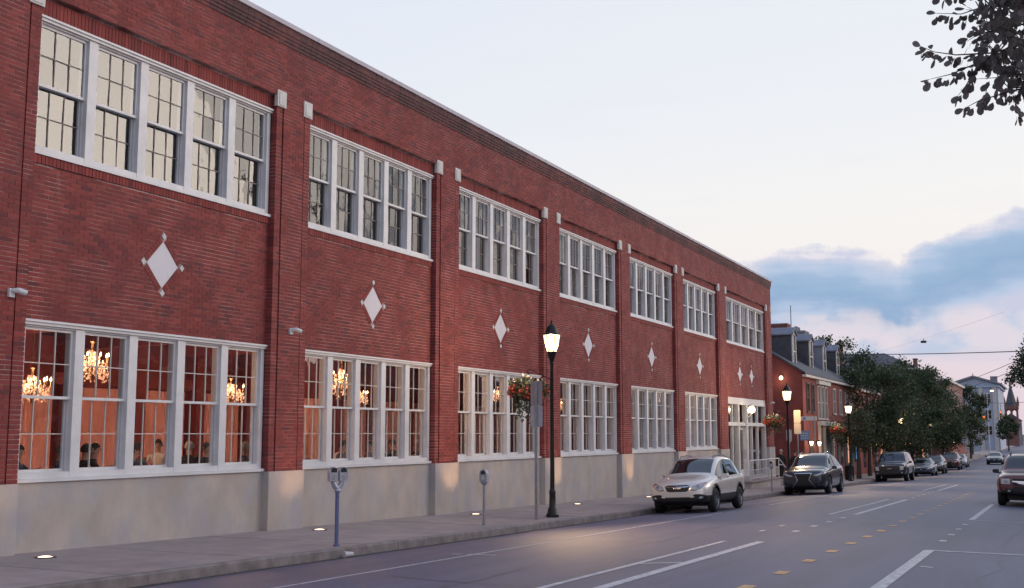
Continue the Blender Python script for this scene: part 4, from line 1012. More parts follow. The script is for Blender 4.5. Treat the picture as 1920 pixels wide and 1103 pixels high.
# ================================================================== VEHICLES (front towards -y, built at the origin, wheels on z = 0)
def lerp(a, b, t): return a + (b - a) * t
def car_mesh(spec):
    """spec: stations (t, zbottom, zbelt, ztop, w, wt), window spans, wheels. Returns meshes by part and a ray tree of the whole skin"""
    st = spec['st']; L = st[-1][0]; V = []; ring = 21
    for (t, zb, zl, zt, w, wt) in st:
        zt2 = max(zt - .075, zl + .012)
        half = [(0, zb), (.75 * w, zb), (.945 * w, zb + .06), (1.0 * w, zb + .24), (.995 * w, zl - .17), (.958 * w, zl),
                (lerp(.94 * w, wt, .5), lerp(zl + .015, zt2, .5)), (wt, zt2), (wt - .075, zt - .018), (.5 * wt, zt + .004), (0, zt + .014)]
        V += [(x, t, z) for x, z in half] + [(-x, t, z) for x, z in half[-2:0:-1]]
    n = 20; F = []; MI = []
    ws0, ws1 = spec['windshield']; rr0, rr1 = spec['rear']; sides = spec['sides']; bl = spec.get('black', .0)
    for i in range(len(st) - 1):
        for j in range(n):
            a = i * n + j; c = i * n + (j + 1) % n; F.append((a, c, c + n, a + n))
            jj = j if j < 10 else 19 - j         # band number, 0 bottom .. 9 top
            mi = 0
            if jj <= 1: mi = 1
            if jj == 2 and spec.get('cladding'): mi = 1
            if jj in (8, 9):
                if ws0 <= i < ws1: mi = 2
                elif rr0 <= i < rr1: mi = 3
            if jj in (5, 6):
                for q, (s0, s1) in enumerate(sides):
                    if s0 <= i < s1: mi = (4 if j < 10 else 5) + 2 * q
                if spec.get('pillars') and i in spec['pillars']: mi = 1
            MI.append(mi)
    F.append(tuple(range(n))[::1]); MI.append(0); F.append(tuple(range((len(st) - 1) * n, len(st) * n))[::-1]); MI.append(0)
    me = bpy.data.meshes.new('car_tmp'); me.from_pydata(V, [], F)
    nm = 4 + 2 * len(sides) + 1
    for k in range(nm): me.materials.append(MAT['car_black'])
    me.polygons.foreach_set('material_index', MI)
    bm = bmesh.new(); bm.from_mesh(me); bmesh.ops.recalc_face_normals(bm, faces=bm.faces)
    bm.to_mesh(me); bm.free()
    ob = bpy.data.objects.new('car_tmp', me); COL.objects.link(ob)
    ss = ob.modifiers.new('s', 'SUBSURF'); ss.levels = 2
    cut = []
    wr = spec['wheel_r']; tr = spec['track']
    for t in spec['axles']:
        cb = MB().lathe([(wr + .055, -1.3), (wr + .055, -tr + .24)], 28, fn=lambda p, q, h: (h, t + p, wr + .01 + q)).lathe([(wr + .055, tr - .24), (wr + .055, 1.3)], 28, fn=lambda p, q, h: (h, t + p, wr + .01 + q))
        cm = cb.mesh('cut', 'car_black')
        for k in range(nm - 1): cm.materials.append(MAT['car_black'])
        for p in cm.polygons: p.material_index = 1
        bm = bmesh.new(); bm.from_mesh(cm); bmesh.ops.recalc_face_normals(bm, faces=bm.faces); bm.to_mesh(cm); bm.free()
        co = bpy.data.objects.new('cut', cm); COL.objects.link(co); cut.append(co)
        bo = ob.modifiers.new('b', 'BOOLEAN'); bo.operation = 'DIFFERENCE'; bo.object = co; bo.solver = 'EXACT'
    dg = bpy.context.evaluated_depsgraph_get(); res = bpy.data.meshes.new_from_object(ob.evaluated_get(dg))
    bpy.data.objects.remove(ob)
    for c in cut: bpy.data.objects.remove(c)
    tree = BVHTree.FromPolygons([v.co[:] for v in res.vertices], [tuple(p.vertices) for p in res.polygons])
    names = ['body', 'lower_trim', 'windshield', 'rear_window'] + ['side_window'] * (2 * len(sides))
    parts = []
    for k in range(nm - 1):
        fs = [tuple(p.vertices) for p in res.polygons if p.material_index == k]
        if not fs: continue
        used = sorted({v for f in fs for v in f}); mp = {v: i for i, v in enumerate(used)}
        m2 = bpy.data.meshes.new(names[k]); m2.from_pydata([res.vertices[v].co[:] for v in used], [], [tuple(mp[v] for v in f) for f in fs])
        m2.shade_smooth(); m2.set_sharp_from_angle(angle=R(38)); m2.update(); parts.append((names[k], k, m2))
    bpy.data.meshes.remove(res)
    return parts, tree, L
def patch(tree, outline, axis, off, name, mt, parent, sub=3, sign=1, thick=.012):
    """a shaped panel lying on the car's skin. axis 'f' looks from the front (outline x, z), 's' from the side (outline y, z)"""
    bm = bmesh.new(); vs = [bm.verts.new((a, c, 0)) for a, c in outline]; bm.faces.new(vs)
    bmesh.ops.triangulate(bm, faces=bm.faces)
    bmesh.ops.subdivide_edges(bm, edges=bm.edges, cuts=sub, use_grid_fill=True)
    bmesh.ops.triangulate(bm, faces=[f for f in bm.faces if len(f.verts) > 4])
    bad = False
    for v in bm.verts:
        a, c = v.co.x, v.co.y
        if axis == 'f':
            h = tree.ray_cast(Vector((a, -3, c)), Vector((0, 1, 0)))[0]; v.co = Vector((a, (h.y if h else .15) - off, c))
        else:
            h = tree.ray_cast(Vector((3 * sign, a, c)), Vector((-sign, 0, 0)))[0]; v.co = Vector(((h.x if h else sign * .85) + sign * off, a, c))
    bmesh.ops.recalc_face_normals(bm, faces=bm.faces)
    for f in bm.faces: f.smooth = True
    me = bpy.data.meshes.new(name); bm.to_mesh(me); bm.free(); me.materials.append(MAT[mt])
    return link(name, me, parent)
def wheel_meshes(r, w, spokes, dark):
    ty = MB().lathe([(r * .66, -w / 2), (r * .86, -w / 2 - .004), (r * .97, -w / 2 + .025), (r, -w / 2 + .05), (r, w / 2 - .05), (r * .97, w / 2 - .025), (r * .86, w / 2 + .004), (r * .66, w / 2), (r * .6, w / 2 - .06), (r * .6, -w / 2 + .06)], 32, fn=lambda p, q, h: (h, p, q)).mesh('wheel', 'rubber', 45)
    rm = MB().lathe([(r * .67, w / 2 - .07), (r * .69, w / 2 - .002), (r * .64, w / 2 - .004), (r * .61, w / 2 - .03), (r * .60, w / 2 - .075)], 32, fn=lambda p, q, h: (h, p, q))
    rm.lathe([(r * .16, w / 2 - .06), (r * .16, w / 2 - .02), (r * .05, w / 2 - .012)], 12, fn=lambda p, q, h: (h, p, q))
    for k in range(spokes):
        q0 = 2 * math.pi * k / spokes
        c, s = math.cos(q0), math.sin(q0); wd = .30 / spokes
        rm.prism([(.13 * r, -wd * r * .9), (.62 * r, -wd * r * 1.2), (.62 * r, wd * r * 1.2), (.13 * r, wd * r * .9)], lambda a, b_, h: (h, a * c - b_ * s, a * s + b_ * c), w / 2 - .055, w / 2 - .022)
    rmm = rm.mesh('rim', 'alloy_dark' if dark else 'alloy', 40)
    dk = MB().lathe([(r * .6, w / 2 - .085), (r * .59, w / 2 - .08)], 24, fn=lambda p, q, h: (h, p, q)).mesh('brake_disc', 'car_black')
    return ty, rmm, dk
def assemble(spec, label, cat, loc, paint, rz=0.0, tilt=0.0, pitch=0.0, group=None, detail=True):
    key = id(spec)
    if 'cache' not in spec: spec['cache'] = (car_mesh(spec), wheel_meshes(spec['wheel_r'], spec['wheel_w'], spec.get('spokes', 10), spec.get('dark_rim', False)))
    (parts, tree, L), (ty, rm, dk) = spec['cache']
    t = thing(spec['name'], label, cat, loc, rz, group); t.rotation_euler = (pitch, tilt, rz)
    for nm, k, me in parts:
        m2 = me.copy(); m2.materials.clear()
        m2.materials.append(MAT[paint if k == 0 else ('car_black' if k == 1 else 'car_glass')]); link(nm, m2, t)
    for ax in spec['axles']:
        for s in (-1, 1):
            w = link('wheel', ty, t, (s * spec['track'], ax, spec['wheel_r']))
            if s < 0: w.rotation_euler = (0, 0, math.pi)
            link('rim', rm, w); link('brake_disc', dk, w)
    MB().box(-.60, .60, .62, L - .6, .185, spec['st'][8][1] + .03).build('underbody_shade_box', 'car_black', t)  # dark box added beneath the car to deepen its contact shadow
    mz, mx, my = spec['mirror']
    for s in (-1, 1):
        b = MB().tube([(s * (mx - .08), my + .02, mz - .07), (s * (mx - .01), my, mz - .05)], .022, 6)
        b.prism([(mx - .02, mz - .075), (mx + .17, mz - .06), (mx + .20, mz + .0), (mx + .17, mz + .065), (mx, mz + .07)], lambda p, q, h: (s * p, h, q), my - .05, my + .07)
        b.build('mirror', spec.get('mirror_mat', paint), t, 30)
    P = lambda o, ax, nm, mt, off=.008, par=None, sg=1, sub=3: patch(tree, o, ax, off, nm, mt, par or t, sub, sg)
    sym = lambda o: [(-x, z) for x, z in o][::-1]
    f = spec['front']
    for nm, o, mt, off, both in f:
        if nm == 'headlamp':
            cx_, cz = sum(p[0] for p in o) / len(o), sum(p[1] for p in o) / len(o); big = [(cx_ + (p[0] - cx_) * 1.10, cz + (p[1] - cz) * 1.22) for p in o]
            P(big, 'f', 'headlamp_surround', 'car_black', .005); P(sym(big), 'f', 'headlamp_surround', 'car_black', .005)
        P(o, 'f', nm, mt, off)
        if both: P(sym(o), 'f', nm, mt, off)
    if 'side' in spec:
        for nm, o, mt, off in spec['side']:
            for s in (-1, 1): P(o, 's', nm, mt, off, None, s)
    for s in (-1, 1):                           # door gaps, handles, arch lips
        for q, (y0, z0, z1) in enumerate(spec['door_gap']):
            P([(y0 - .006, z0), (y0 + .006, z0), (y0 + .006, z1), (y0 - .006, z1)], 's', 'door_gap', 'car_black', .003, None, s, 2)
        for y0, z0 in spec['handle']: P([(y0 - .10, z0 - .02), (y0 + .10, z0 - .015), (y0 + .10, z0 + .018), (y0 - .10, z0 + .02)], 's', 'door_handle', spec.get('handle_mat', paint), .03, None, s, 1)
    if spec.get('rails'):
        y0, y1, x, z = spec['rails']
        for s in (-1, 1):
            rt = lambda yy, up: (s * x, yy, (tree.ray_cast(Vector((s * x, yy, 4)), Vector((0, 0, -1)))[0] or Vector((0, 0, z))).z + up)
            MB().tube([rt(y0, -.01), rt(y0 + .14, .055), rt((y0 + y1) / 2, .06), rt(y1 - .14, .055), rt(y1, -.01)], .02, 6).build('roof_rail', spec.get('rail_mat', 'alloy'), t, 50)
    return t
def arc(cx_, cz, r0, r1, a0, a1, n=9):
    o = [(cx_ + r1 * math.cos(R(a0 + (a1 - a0) * k / n)), cz + r1 * math.sin(R(a0 + (a1 - a0) * k / n))) for k in range(n + 1)]
    return o + [(cx_ + r0 * math.cos(R(a1 + (a0 - a1) * k / n)), cz + r0 * math.sin(R(a1 + (a0 - a1) * k / n))) for k in range(n + 1)]

CROSSOVER = dict(name='crossover_car', wheel_r=.34, wheel_w=.22, track=.775, axles=(.87, 3.50), spokes=10, cladding=True,
    st=[(0.0, .36, .62, .66, .60, .50), (.05, .30, .70, .76, .73, .60), (.16, .25, .78, .86, .83, .68), (.45, .24, .86, .945, .885, .74), (.85, .24, .90, .99, .895, .76), (1.12, .24, .93, 1.035, .89, .76),
        (1.22, .24, .945, 1.075, .89, .76), (1.65, .24, .965, 1.33, .89, .68), (1.98, .24, .975, 1.53, .888, .67), (2.40, .24, .985, 1.59, .887, .655), (2.48, .24, .988, 1.595, .887, .655), (3.05, .24, 1.005, 1.59, .887, .65),
        (3.55, .25, 1.03, 1.55, .888, .64), (3.62, .25, 1.033, 1.54, .888, .64), (4.00, .28, 1.06, 1.39, .88, .62), (4.25, .34, 1.05, 1.14, .86, .66), (4.40, .40, .95, 1.03, .80, .64), (4.45, .46, .80, .90, .70, .56)],
    windshield=(6, 8), rear=(13, 15), sides=[(6, 9), (10, 12), (13, 14)], pillars=(9,), mirror=(1.0, .88, 1.55), rails=(2.05, 3.5, .50, 1.60), rail_mat='alloy',
    door_gap=[(1.32, .40, .93), (2.44, .40, .97), (3.36, .62, .98)], handle=[(2.26, .86), (3.22, .89)],
    front=[('grille', [(-.37, .755), (-.31, .63), (-.24, .60), (.24, .60), (.31, .63), (.37, .755), (.28, .785), (-.28, .785)], 'car_black', .010, False),
           ('grille_bar', [(-.36, .735), (-.12, .715), (-.09, .665), (.09, .665), (.12, .715), (.36, .735), (.36, .752), (.10, .742), (-.10, .742), (-.36, .752)], 'chrome', .022, False),
           ('emblem', [(.085 * math.cos(q), .705 + .047 * math.sin(q)) for q in [2 * math.pi * k / 14 for k in range(14)]], 'chrome', .034, False),
           ('headlamp', [(.40, .655), (.50, .64), (.66, .69), (.77, .79), (.74, .83), (.60, .79), (.46, .745)], 'headlamp', .010, True),
           ('headlamp_bowl', [(.59 + .042 * math.cos(q), .735 + .036 * math.sin(q)) for q in [2 * math.pi * k / 10 for k in range(10)]], 'alloy', .016, True),
           ('turn_lamp', [(.70, .77), (.77, .80), (.75, .83), (.69, .80)], 'amber', .016, True),
           ('lower_intake', [(-.50, .27), (.50, .27), (.44, .37), (.36, .45), (-.36, .45), (-.44, .37)], 'car_black', .012, False),
           ('bumper_lip', [(-.70, .25), (.70, .25), (.60, .285), (-.60, .285)], 'car_black', .016, False),
           ('fog_lamp', [(.60, .42), (.66, .40), (.74, .44), (.66, .475)], 'headlamp', .012, True), ('fog_trim', [(.54, .455), (.60, .485), (.72, .50), (.76, .49), (.66, .52), (.56, .49)], 'car_black', .010, True)],
    side=[('arch_lip', arc(.87, .35, .385, .455, -8, 188), 'car_black', .012), ('arch_lip', arc(3.50, .35, .385, .455, -8, 188), 'car_black', .012)])
LUXSUV = dict(CROSSOVER); LUXSUV.pop('cache', None)
LUXSUV.update(name='crossover_car', wheel_r=.37, wheel_w=.24, track=.82, axles=(.92, 3.71), spokes=12, dark_rim=False, cladding=False,
    st=[(0.0, .38, .78, .84, .66, .56), (.05, .30, .86, .93, .81, .68), (.18, .24, .93, 1.01, .90, .75), (.48, .22, .98, 1.06, .94, .79), (.9, .22, 1.0, 1.09, .945, .80), (1.2, .22, 1.01, 1.12, .945, .80),
        (1.30, .22, 1.01, 1.14, .945, .80), (1.75, .22, 1.035, 1.41, .94, .72), (2.10, .22, 1.045, 1.64, .94, .72), (2.55, .22, 1.055, 1.715, .938, .70), (2.63, .22, 1.058, 1.72, .938, .70), (3.3, .22, 1.08, 1.71, .938, .69),
        (3.85, .24, 1.12, 1.65, .938, .67), (3.92, .24, 1.125, 1.635, .938, .67), (4.45, .28, 1.15, 1.40, .925, .66), (4.62, .36, 1.08, 1.17, .89, .68), (4.80, .42, .98, 1.06, .83, .66), (4.86, .50, .84, .94, .72, .58)],
    mirror=(1.08, .93, 1.68), rails=(2.15, 3.7, .53, 1.70), rail_mat='chrome', door_gap=[(1.45, .42, 1.0), (2.59, .42, 1.04), (3.55, .66, 1.06)], handle=[(2.4, .92), (3.4, .95)],
    front=[('grille', [(-.34, .88), (-.27, .70), (-.22, .60), (-.34, .45), (-.46, .30), (.46, .30), (.34, .45), (.22, .60), (.27, .70), (.34, .88)], 'car_black', .010, False),
           ('grille_trim', [(-.36, .895), (.36, .895), (.345, .872), (-.345, .872)], 'chrome', .02, False),
           ('grille_side', [(.335, .88), (.36, .885), (.25, .61), (.49, .30), (.465, .30), (.22, .605)], 'chrome', .016, True),
           ('headlamp', [(.42, .765), (.55, .755), (.72, .80), (.82, .885), (.78, .905), (.60, .85), (.45, .80)], 'headlamp', .010, True),
           ('fog_recess', [(.56, .36), (.78, .42), (.80, .52), (.62, .46)], 'car_black', .010, True), ('fog_blade', [(.56, .345), (.79, .405), (.80, .425), (.56, .365)], 'alloy', .018, True),
           ('lower_intake', [(-.40, .25), (.40, .25), (.44, .31), (-.44, .31)], 'car_black', .014, False)],
    side=[('arch_lip', arc(.92, .38, .42, .465, -4, 184), 'car_black', .010), ('arch_lip', arc(3.71, .38, .42, .465, -4, 184), 'car_black', .010), ('window_trim', [(1.7, 1.035), (4.1, 1.125), (4.1, 1.145), (1.7, 1.052)], 'chrome', .014)])
BIGSUV = dict(LUXSUV); BIGSUV.pop('cache', None)
BIGSUV.update(name='sport_utility_car', wheel_r=.40, wheel_w=.27, track=.86, axles=(.98, 3.93), spokes=6,
    st=[(0.0, .46, .92, .97, .80, .68), (.04, .40, .98, 1.06, .90, .78), (.14, .36, 1.03, 1.13, .97, .82), (.5, .36, 1.08, 1.18, 1.0, .86), (1.0, .36, 1.10, 1.21, 1.005, .87), (1.40, .36, 1.12, 1.23, 1.005, .87),
        (1.50, .36, 1.13, 1.27, 1.005, .86), (1.85, .36, 1.15, 1.60, 1.0, .80), (2.10, .36, 1.16, 1.83, 1.0, .76), (2.65, .36, 1.165, 1.90, 1.0, .745), (2.74, .36, 1.165, 1.90, 1.0, .745), (3.6, .36, 1.17, 1.90, 1.0, .745),
        (4.5, .38, 1.18, 1.88, 1.0, .74), (4.6, .38, 1.18, 1.87, 1.0, .74), (5.0, .42, 1.18, 1.70, .985, .74), (5.10, .46, 1.12, 1.30, .96, .76), (5.16, .52, 1.0, 1.10, .92, .74), (5.20, .58, .9, 1.0, .84, .68)],
    mirror=(1.18, .99, 1.85), rails=(2.3, 4.5, .62, 1.93), rail_mat='car_black', door_gap=[(1.7, .5, 1.1), (2.7, .5, 1.14), (3.7, .7, 1.14)], handle=[(2.5, 1.0), (3.5, 1.0)],
    front=[('grille', [(-.55, .62), (.55, .62), (.60, .96), (-.60, .96)], 'car_black', .010, False), ('grille_bar', [(-.58, .78), (.58, .78), (.58, .83), (-.58, .83)], 'alloy_dark', .022, False),
           ('emblem', [(-.11, .785), (.11, .785), (.13, .825), (-.13, .825)], 'chrome', .035, False), ('headlamp', [(.62, .70), (.84, .72), (.86, .95), (.65, .95)], 'headlamp', .010, True),
           ('lower_intake', [(-.6, .44), (.6, .44), (.55, .56), (-.55, .56)], 'car_black', .012, False), ('fog_lamp', [(.70, .50), (.78, .50), (.78, .56), (.70, .56)], 'headlamp', .014, True)],
    side=[('arch_lip', arc(.98, .41, .455, .50, -4, 184), 'car_black', .010), ('arch_lip', arc(3.93, .41, .455, .50, -4, 184), 'car_black', .010)])
SEDAN = dict(LUXSUV); SEDAN.pop('cache', None)
SEDAN.update(name='sedan_car', wheel_r=.32, wheel_w=.21, track=.775, axles=(.92, 3.62), spokes=9,
    st=[(0.0, .30, .54, .58, .60, .50), (.05, .24, .60, .66, .74, .62), (.16, .20, .68, .74, .84, .70), (.45, .18, .76, .83, .89, .74), (.9, .18, .82, .90, .90, .76), (1.25, .18, .86, .955, .90, .76),
        (1.35, .18, .87, .985, .90, .76), (1.85, .18, .89, 1.24, .895, .66), (2.20, .18, .90, 1.38, .893, .60), (2.60, .18, .905, 1.43, .89, .585), (2.68, .18, .905, 1.435, .89, .585), (3.2, .18, .915, 1.41, .89, .58),
        (3.55, .20, .925, 1.33, .89, .58), (3.62, .20, .93, 1.31, .89, .58), (4.1, .24, .95, 1.04, .885, .64), (4.5, .28, .93, 1.01, .86, .66), (4.75, .34, .86, .96, .80, .62), (4.82, .40, .76, .84, .70, .55)],
    mirror=(.95, .88, 1.75), rails=None, door_gap=[(1.5, .34, .85), (2.64, .34, .89), (3.5, .5, .9)], handle=[(2.45, .80), (3.35, .82)],
    front=[('grille', [(-.32, .48), (.32, .48), (.36, .60), (-.36, .60)], 'car_black', .010, False), ('headlamp', [(.42, .55), (.60, .56), (.78, .66), (.74, .70), (.50, .63)], 'headlamp', .010, True),
           ('lower_intake', [(-.5, .22), (.5, .22), (.42, .38), (-.42, .38)], 'car_black', .012, False), ('emblem', [(-.06, .52), (.06, .52), (.05, .57), (-.05, .57)], 'chrome', .022, False)],
    side=[('arch_lip', arc(.92, .33, .37, .40, -4, 184), 'car_black', .008), ('arch_lip', arc(3.62, .33, .37, .40, -4, 184), 'car_black', .008)])
PICKUP = dict(LUXSUV); PICKUP.pop('cache', None)
PICKUP.update(name='pickup_truck', wheel_r=.37, wheel_w=.25, track=.79, axles=(.86, 4.02), spokes=6, cladding=False,
    st=[(0.0, .44, .86, .91, .78, .66), (.04, .40, .92, .98, .85, .74), (.14, .38, .96, 1.05, .90, .78), (.5, .38, 1.0, 1.10, .915, .80), (.95, .38, 1.02, 1.14, .92, .81), (1.30, .38, 1.04, 1.17, .92, .81),
        (1.40, .38, 1.05, 1.21, .92, .80), (1.75, .38, 1.06, 1.50, .918, .73), (2.0, .38, 1.065, 1.69, .916, .68), (2.5, .38, 1.07, 1.74, .915, .665), (2.58, .38, 1.07, 1.74, .915, .665), (3.2, .38, 1.075, 1.73, .915, .665),
        (3.38, .40, 1.08, 1.66, .915, .67), (3.42, .40, 1.08, 1.60, .915, .68), (3.50, .40, 1.08, 1.15, .915, .86), (4.6, .42, 1.08, 1.14, .915, .86), (5.0, .46, 1.06, 1.13, .91, .85), (5.06, .50, 1.0, 1.08, .86, .80)],
    windshield=(6, 8), rear=(13, 14), sides=[(6, 9), (10, 12)], pillars=(9,), mirror=(1.12, .92, 1.72), mirror_mat='car_black', rails=(2.1, 3.25, .55, 1.79), rail_mat='car_black',
    door_gap=[(1.6, .5, 1.02), (2.54, .5, 1.05), (3.3, .5, 1.05)], handle=[(2.36, .96), (3.2, .96)], handle_mat='car_black',
    front=[('grille', [(-.42, .68), (.42, .68), (.44, .92), (-.44, .92)], 'car_black', .010, False), ('grille_bar', [(-.43, .80), (-.12, .80), (-.08, .70), (.08, .70), (.12, .80), (.43, .80), (.43, .84), (-.43, .84)], 'chrome', .022, False),
           ('headlamp', [(.50, .72), (.78, .73), (.80, .90), (.52, .91)], 'headlamp', .010, True), ('headlamp_bowl', [(.64 + .07 * math.cos(q), .81 + .07 * math.sin(q)) for q in [2 * math.pi * k / 10 for k in range(10)]], 'alloy', .016, True),
           ('bumper', [(-.84, .42), (.84, .42), (.84, .58), (-.84, .58)], 'car_black', .03, False), ('lower_intake', [(-.42, .58), (.42, .58), (.42, .655), (-.42, .655)], 'car_black', .012, False),
           ('fog_lamp', [(.50, .48), (.58, .48), (.58, .54), (.50, .54)], 'headlamp', .04, True)],
    side=[('arch_lip', arc(.86, .38, .42, .49, -4, 184), 'car_black', .014), ('arch_lip', arc(4.02, .38, .42, .49, -4, 184), 'car_black', .014)])
def park(spec, label, cat, x, y, paint, group='cars parked along the kerb', rz=0.0, moving=False):
    """x: middle line, y: nose"""
    tr = spec['track']; zl, zr = rz_(x - tr, y + 1.5), rz_(x + tr, y + 1.5); roll = -math.atan2(zr - zl, 2 * tr)
    y0, y1 = y + spec['axles'][0], y + spec['axles'][1]; pit = math.atan2(rz_(x, y1) - rz_(x, y0), y1 - y0)
    z = (zl + zr) / 2 - math.tan(pit) * 1.5
    return assemble(spec, label, cat, (x, y, z), MAT and paint, rz, roll, pit, group)
park(CROSSOVER, 'beige compact crossover parked nose out beside the pale foundation wall', 'car', 4.36, 30.72, 'paint_beige')
park(LUXSUV, 'glossy dark crossover with spindle shaped grille parked beyond the entrance steps', 'car', 4.42, 47.9, 'paint_slate')
park(BIGSUV, 'tall dark sport utility car parked alone beside the tree shaded kerb', 'car', 4.42, 74.9, 'paint_navy')
park(SEDAN, 'low dark blue sedan parked behind the tall sport utility car', 'car', 4.35, 93.6, 'paint_blue')
park(CROSSOVER, 'dark grey crossover parked between the blue sedan and the maroon car', 'car', 4.36, 102.6, 'paint_grey')
park(LUXSUV, 'maroon car parked behind the dark grey crossover', 'car', 4.4, 118.6, 'paint_maroon')
park(SEDAN, 'silver sedan parked at the far end of the kerbside row', 'car', 4.4, 129.5, 'paint_silver')
park(PICKUP, 'old red pickup truck with big square headlamp in the right hand stall', 'pickup truck', 13.02, 41.1, 'paint_red', 'vehicles in the right hand stalls')
park(SEDAN, 'dark sedan driving up the middle of the street in the distance', 'car', 7.4, 142.0, 'paint_navy', 'cars on the move')
# ================================================================== NEIGHBOURING HOUSES
def win_part(parent, x, face, y0, y1, z0, z1, frame='trim', pane='pane_dark', bars=True):
    """window on a wall whose plane is x, looking along face (+1 = +x, -1 = -x)"""
    w = MB(); f = face
    w.box(x, x + f * .06, y0 - .07, y0, z0 - .05, z1 + .07).box(x, x + f * .06, y1, y1 + .07, z0 - .05, z1 + .07)
    w.box(x, x + f * .07, y0 - .0, y1 + .0, z1, z1 + .09).box(x, x + f * .10, y0 - .1, y1 + .1, z0 - .11, z0 - .05).box(x, x + f * .05, y0, y1, z0 - .05, z0)
    o = w.build('window', frame, parent)
    MB().box(x + f * .004, x + f * .016, y0, y1, z0, z1).build('pane', pane, o)
    if bars: MB().box(x + f * .017, x + f * .035, y0, y1, (z0 + z1) / 2 - .025, (z0 + z1) / 2 + .025).box(x + f * .017, x + f * .03, (y0 + y1) / 2 - .015, (y0 + y1) / 2 + .015, z0, z1).build('sash_bar', frame, o)
    return o
def win_part_y(parent, y, x0, x1, z0, z1, frame='trim', pane='pane_dark'):
    """window on a wall that looks along -y"""
    o = MB().box(x0 - .09, x0, y - .07, y, z0 - .06, z1 + .09).box(x1, x1 + .09, y - .07, y, z0 - .06, z1 + .09).box(x0, x1, y - .07, y, z1, z1 + .09).box(x0 - .1, x1 + .1, y - .12, y, z0 - .13, z0 - .06).box(x0, x1, y - .06, y, z0 - .06, z0).build('window', frame, parent)
    MB().box(x0, x1, y - .016, y - .004, z0, z1).build('pane', pane, o)
    MB().box(x0, x1, y - .035, y - .017, (z0 + z1) / 2 - .03, (z0 + z1) / 2 + .03).build('sash_bar', frame, o)
def gable_house(label, face, xf, y0, y1, depth, zb, ze, rise, wall, roof, name='row_house', trim='trim', overhang=.22):
    """ridge runs along the street; front wall at xf looking along face"""
    t = thing(name, label, 'house'); xb = xf - face * depth; xm = (xf + xb) / 2; xa, xc = min(xf, xb), max(xf, xb)
    MB().prism([(xa, zb), (xc, zb), (xc, ze), (xm, ze + rise), (xa, ze)], lambda p, q, h: (p, h, q), y0, y1).build('wall', wall, t)
    o = overhang; k = rise / (depth / 2)
    rf = MB()
    for s, xe in ((1, xc), (-1, xa)):
        rf.prism([(xm, ze + rise + .0), (xe + s * o, ze - k * o), (xe + s * o, ze - k * o + .12), (xm, ze + rise + .14)], lambda p, q, h: (p, h, q), y0 - .12, y1 + .12)
    rfo = rf.build('roof', roof, t)
    MB().box(xf + face * .02, xf + face * (o + .05), y0 - .1, y1 + .1, ze - k * o - .16, ze - k * o - .02).build('eave_gutter', trim, t)
    return t, rfo
z70 = gy(72) - .3
HA, HAroof = gable_house('red brick row house with four slate dormers beside the long building', 1, 0.0, 70.5, 93.0, 9.6, z70, 5.34, 3.0, 'house_red', 'slate')
def dormer(parent, yc, xfr=-1.0, w=1.15, cheek='slate', zlo=5.9, zhi=7.85, xb=-4.3):
    zr = zhi + .42
    b = MB().prism([(yc - w / 2, zlo - .6), (yc + w / 2, zlo - .6), (yc + w / 2, zhi), (yc - w / 2, zhi)], lambda p, q, h: (h, p, q), xb, xfr).build('dormer', cheek, parent)
    MB().prism([(yc - w / 2 - .12, zhi - .02), (yc, zr), (yc + w / 2 + .12, zhi - .02), (yc + w / 2 + .12, zhi + .07), (yc, zr + .1), (yc - w / 2 - .12, zhi + .07)], lambda p, q, h: (h, p, q), xb, xfr + .16).build('dormer_roof', 'slate_light', b)
    MB().prism([(yc - w / 2, zhi), (yc + w / 2, zhi), (yc, zr)], lambda p, q, h: (h, p, q), xfr - .02, xfr + .03).build('dormer_gable', 'trim', b)
    MB().box(xfr + .001, xfr + .07, yc - w / 2, yc - w / 2 + .14, zlo - .1, zhi).box(xfr + .001, xfr + .07, yc + w / 2 - .14, yc + w / 2, zlo - .1, zhi).box(xfr + .001, xfr + .07, yc - w / 2 + .14, yc + w / 2 - .14, zlo - .1, zlo + .1).box(xfr + .001, xfr + .065, yc - w / 2 + .14, yc + w / 2 - .14, zlo + .85, zlo + .93).build('dormer_frame', 'trim', b)
    MB().box(xfr + .002, xfr + .02, yc - w / 2 + .14, yc + w / 2 - .14, zlo + .1, zhi - .02).build('dormer_pane', 'pane_dark', b)
for yc, ck in ((73.0, 'slate'), (78.6, 'slate'), (83.6, 'slate_light'), (89.2, 'slate')): dormer(HAroof, yc, cheek=ck)
def chimney(parent, x0, x1, y0, y1, z0, z1, mt='house_brick', pots=0):
    b = MB().box(x0, x1, y0, y1, z0, z1).box(x0 - .06, x1 + .06, y0 - .06, y1 + .06, z1 - .16, z1 - .02)
    for k in range(pots): b.lathe([(.13, z1), (.11, z1 + .35)], 8, ((x0 + x1) / 2, y0 + (y1 - y0) * (k + .5) / pots, 0))
    return b.build('chimney', mt, parent)
chimney(HAroof, -3.1, -2.0, 76.0, 77.0, 7.0, 8.95); chimney(HAroof, -4.6, -3.2, 88.0, 89.6, 7.5, 9.5, 'house_grey', 3); None
MB().tube([(-3.9, 86.5, 7.5), (-3.9, 86.5, 11.3)], .03, 5).build('aerial', 'dark_metal', HAroof)
for y in (71.6, 73.2): win_part(HA, 0.0, 1, y, y + .75, 2.95, 4.65, 'trim_dark')
for k in range(3): win_part(HA, 0.0, 1, 75.3 + k * 1.25, 76.05 + k * 1.25, 2.55, 4.6)
MB().box(0, .22, 74.9, 79.1, 4.75, 5.0).build('window_cornice', 'trim', HA)
for y in (81, 83.5, 86, 88.5): win_part(HA, 0.0, 1, y, y + .8, 2.95, 4.6)
MB().box(0, .28, 75.0, 80.2, 2.05, 2.35).build('shop_cornice', 'trim', HA)
for y in (75.2, 76.9, 79.9): MB().box(0, .16, y - .12, y + .12, z70 + .2, 2.04).build('shop_pilaster', 'trim', HA)
